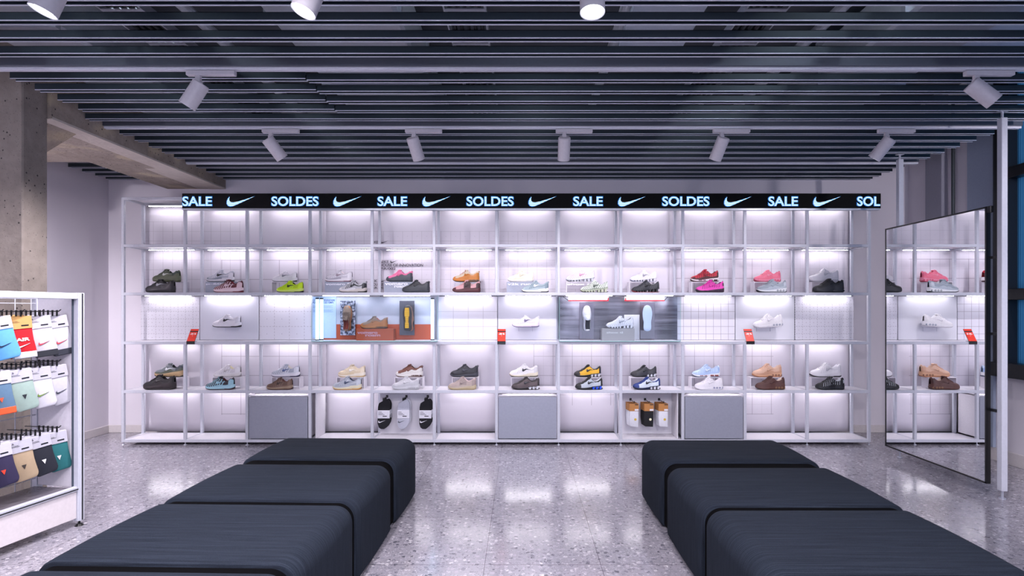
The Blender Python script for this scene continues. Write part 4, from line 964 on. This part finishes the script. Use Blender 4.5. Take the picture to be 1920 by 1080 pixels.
# ------------------------------------------------------------------ mirror on poles
XM = 3.545
m = thing('mirror', 'tall black-framed mirror standing between two white poles', 'mirror', (XM, 0, 0))
ya, yb, za, zb = 4.27, 5.458, .086, 2.20
def mirmat():
    mm = bpy.data.materials.new('mirror_glass'); mm.use_nodes = True; b = mm.node_tree.nodes['Principled BSDF']
    b.inputs['Base Color'].default_value = (.86, .87, .89, 1); b.inputs['Metallic'].default_value = 1; b.inputs['Roughness'].default_value = .006; return mm
MB().box(.0, .004, ya+.012, yb-.012, za+.012, zb-.012).build('mirror_pane', mirmat(), m)
mb = MB(); mb.box(-.003, .032, ya, ya+.013, za, zb); mb.box(-.003, .032, yb-.013, yb, za, zb); mb.box(-.003, .032, ya, yb, za, za+.013); mb.box(-.003, .032, ya, yb, zb-.013, zb); mb.box(.005, .03, ya+.01, yb-.01, za+.01, zb-.01)
mb.build('frame', M_BLACK, m)
mb = MB(); mb.box(.0, .026, ya-.035, ya, zb-.05, zb-.0); 
for zz in (1.81, 1.23, .65): mb.box(.025, .045, 4.2108, ya+.02, zz-.01, zz+.01)
mb.build('bracket', M_DARK, m)
for yy, lab in ((4.188, 'white ceiling-high pole in front of the mirror'), (5.348, 'white ceiling-high pole behind the mirror')):
    t = thing('pole', lab, 'pole', (3.612 if yy > 5 else 3.595, yy, 0), 'white poles holding the mirror')
    MB().box(-.0225, .0225, -.0225, .0225, .06, 2.845, .003).build('shaft', M_WHITE, t)
    mb = MB(); mb.cyl((0, 0, .006), (0, 0, .06), .009, 12); mb.cyl((0, 0, 0), (0, 0, .008), .024, 16); mb.build('levelling_foot', M_ALU, t)
    mb = MB(); mb.cyl((0, 0, 2.845), (0, 0, 2.893), .009, 12); mb.box(-.03, .03, -.02, .02, 2.890, 2.9); mb.build('ceiling_fixing', M_ALU, t)

# ------------------------------------------------------------------ sock stand on the left
ang = math.atan2(.082, .494)           # front runs from the far post towards the viewer
st = thing('sock_stand', 'white framed stand with wire mesh back holding rows of hanging sock packs', 'display stand', (-2.90, 3.671, 0), rz=-ang)
# local axes: -y runs along the front towards the viewer, -x goes into the stand, +x faces the aisle
LEN = 1.35; DEP = .325
mb = MB(); mb.box(-.02, .018, -.022, .022, .035, 1.524, .002); mb.box(.0, .024, -.014, .014, .035, 1.520, .002)
mb.build('post', M_WHITE, st); MB().box(.016, .026, -.004, .004, .04, 1.52).build('post_groove', M_DARK, st)
mb = MB(); mb.box(-.02, .018, -LEN-.022, -LEN+.022, .035, 1.524, .002); mb.build('post', M_WHITE, st)
for yy in (0, -LEN):
    mb = MB(); mb.box(-DEP-.02, -DEP+.02, yy-.02, yy+.02, .035, 1.524, .002); mb.build('post', M_WHITE, st)
    for xx in (0, -DEP):
        mb = MB(); mb.cyl((xx, yy, .006), (xx, yy, .04), .007, 8); mb.cyl((xx, yy, 0), (xx, yy, .014), .026, 14, .015); mb.build('foot', M_BLACK, st)
for b_ in ((-.018, .016, -LEN, -.022, 1.482, 1.522), (-.018, .016, -LEN, -.022, .232, .262), (-DEP-.015, -DEP+.015, -LEN, 0, 1.482, 1.522), (-DEP, 0, -.015, .015, 1.482, 1.522)): MB().box(*b_, .003).build('rail', M_WHITE, st)
MB().box(.014, .019, -LEN, -.022, .243, .249).build('rail_groove', M_DARK, st)
MB().box(-DEP+.02, -.018, -.014, .0, .255, 1.485, .001).build('end_panel', mat('#cfcbd3', .5, key='endpanel'), st)
MB().box(-.021, -.017, -.034, -.014, .262, 1.482).build('edge_strip', mat('#4a525e', .35, .5, key='edgestrip'), st)
MB().box(-.012, .006, -LEN, -.024, .055, .232, .002).build('plinth', mat('#d6cfd2', .45, key='plinth'), st)
MB().box(-DEP, -.012, -LEN, -.016, .236, .246, .001).build('tray', mat('#6c6870', .25, .2, key='tray'), st)
mb = MB()
for k in range(14): mb.cyl((-DEP+.012, -.05-k*.1, .25), (-DEP+.012, -.05-k*.1, 1.485), .0028, 6)
for k in range(12): mb.cyl((-DEP+.008, -LEN, .30+k*.105), (-DEP+.008, -.02, .30+k*.105), .0028, 6)
mb.build('wire_mesh', M_WHITE, st)
RZ = Matrix.Rotation(-ang, 4, 'Z'); ST = Matrix.Translation((-2.90, 3.671, 0)) @ RZ
def stand_hook(v, z, label, n):
    t = thing('peg_hook', label, 'hook', (0, 0, 0), 'hooks on the sock stand'); t.matrix_world = ST @ Matrix.Translation((0, v, z))
    mb = MB(); mb.cyl((-DEP+.014, 0, 0), (-.055, 0, 0), .0032, 8); mb.cyl((-.055, 0, 0), (-.038, 0, .012), .0032, 8); mb.build('prong', M_BLACK, t)
    mb = MB()
    for q in range(n):
        xx = -.068-q*.034; mb = MB(); mb.cyl((xx, 0, -.004), (xx, .0, .008), .006, 8); mb.box(xx-.003, xx+.003, -.004, .004, -.03, 0); mb.build('hanger_tab', M_BLACK, t)
def stand_pack(v, z, u, sock, card, toe, em_, label, kind, h=.250, wd=.108):
    t = thing('sock_pack', label, 'socks', (0, 0, 0), 'sock packs on the stand'); t.matrix_world = ST @ Matrix.Translation((u, v, z)) @ Matrix.Rotation(PI/2-.40+random.uniform(-.10, .10), 4, 'Z') @ Matrix.Rotation(-.14+random.uniform(-.05, .05), 4, 'Y')
    # in pack space: x across, -y towards the aisle, z down
    a = wd/2; b = a*1.05
    out = [(-a, -.04), (a, -.04), (b, -h*.55), (b+.010, -h*.9), (b, -h), (-b+.014, -h*1.03), (-b+.004, -h*.95), (-b, -h*.6)]
    mb = MB(); mb.poly(out, .030, bev=.011); mb.build('sock', mat(sock, .9), t, True)
    if toe: MB().box(-b+.006, b+.006, -.003, .027, -h*1.02, -h*.86, .004).build('sock_cuff', mat(toe, .9), t)
    MB().box(-a, a, -.004, .028, -.075, -.0, .001).build('card', mat(card, .55), t)
    mb = MB(); mb.box(.0, .036, -.0052, -.004, -.060, -.052); mb.box(-.045, -.012, -.0052, -.004, -.030, -.0285); mb.box(-.045, -.005, -.0052, -.004, -.036, -.0345); mb.build('print', M_DARK, t)
    if kind == 'swoosh': emblem(-.028, .03, -h*.72, -.005, mat(em_, .5), t, .004)
    elif kind == 'air':
        emblem(-.032, .034, -h*.76, -.005, mat(em_, .5), t, .004, flip=False)
        lettering('AIR', -.032, .034, -h*.60, -h*.52, -.003, mat(em_, .5), t, .04)
    elif kind == 'tri':
        mb = MB(); mb.poly([(-.011, -h*.62), (.011, -h*.62), (0, -h*.73)], .004, Matrix.Translation((0, -.004, 0))); mb.build('emblem', mat(em_, .5), t)
    if card != '#c89a5c':
        mb = MB(); mb.poly([(-.042, -.020), (-.030, -.020), (-.036, -.007)], .001, Matrix.Translation((0, -.0052, 0))); mb.build('card_mark', mat('#6a6a74', .5), t)
    return t
vs = (-.090, -.198, -.312, -.432, -.56, -.69)
rows = [
 (1.385, [('#bebdc7', '#b5b4bf', '#2c2f3a', '#c23a4a', 'swoosh', 'white sock pack with a patterned cuff beside the end panel'), ('#c0bfc9', '#bcbbc6', '#23262e', '#c23a4a', 'swoosh', 'white sock pack with a black patterned cuff'),
          ('#b8101f', '#c89a5c', '#b9bcc4', '#e8e4ea', 'air', 'red sock pack with white lettering and a tan card'), ('#5a9bd2', '#bcbbc6', None, '#12203c', 'swoosh', 'sky blue sock pack with a dark emblem'), ('#2a2d36', '#bcbbc6', None, '#c8c8d0', 'swoosh', 'dark sock pack beyond the sky blue one'), ('#bebdc7', '#b5b4bf', None, '#23262e', 'swoosh', 'white sock pack nearest the viewer on the top row')]),
 (1.065, [('#b9b8c2', '#b4b3be', None, '#3a3d48', 'swoosh', 'white sock pack with a grey card beside the end panel'), ('#c2c1ca', '#b3b2bd', None, '#6c8a3a', 'swoosh', 'white sock pack with a green emblem'), ('#8fa49c', '#b6b5c2', None, '#23262e', 'tri', 'sage green sock pack with a triangle emblem'),
          ('#54708a', '#b9b8c3', '#e0542c', '#c8583a', 'tri', 'blue-grey sock pack with orange'), ('#1e2230', '#b9b8c3', None, '#c8c8d0', 'swoosh', 'navy sock pack on the middle row'), ('#bebdc7', '#b5b4bf', None, '#23262e', 'swoosh', 'white sock pack nearest the viewer on the middle row')]),
 (.640, [('#1f6468', '#b3b2bd', None, '#d8d8dc', 'tri', 'teal sock pack beside the end panel'), ('#1b1e2a', '#b5b4c0', None, '#e4e4ea', 'tri', 'black sock pack with a white triangle emblem'), ('#a38f75', '#b5b4bf', None, '#3a3430', 'tri', 'beige sock pack with a dark emblem'),
         ('#2a2444', '#bcbbc6', None, '#e0402c', 'tri', 'dark purple sock pack with a red triangle'), ('#8c1a52', '#b9b8c3', None, '#c8c8d0', 'tri', 'magenta sock pack on the bottom row'), ('#22262f', '#b5b4bf', None, '#c8c8d0', 'tri', 'dark sock pack nearest the viewer on the bottom row')])]
DEEP = ['#3a3d48', '#b9b8c2', '#7a1420', '#44506a', '#23262e', '#c4c3cc']
for r_, (z, items) in enumerate(rows):
    rn = ('top', 'middle', 'bottom')[r_]
    for k, (v, it) in enumerate(zip(vs, items)):
        stand_hook(v, z+.018, 'black hook of the %s' % it[5], 5)
        stand_pack(v, z-.012, -.075, it[0], it[1], it[2], it[3], it[5], it[4])
        for q in range(1, 4):
            c = it[0] if q < 2 else DEEP[(k+q+r_) % 6]
            stand_pack(v+.004*q, z-.012, -.075-.055*q, c, '#b3b2bd' if it[1] != '#c89a5c' else it[1], None, it[3], '%s pack behind the %s' % (['', 'first', 'second', 'third'][q], it[5]), it[4])
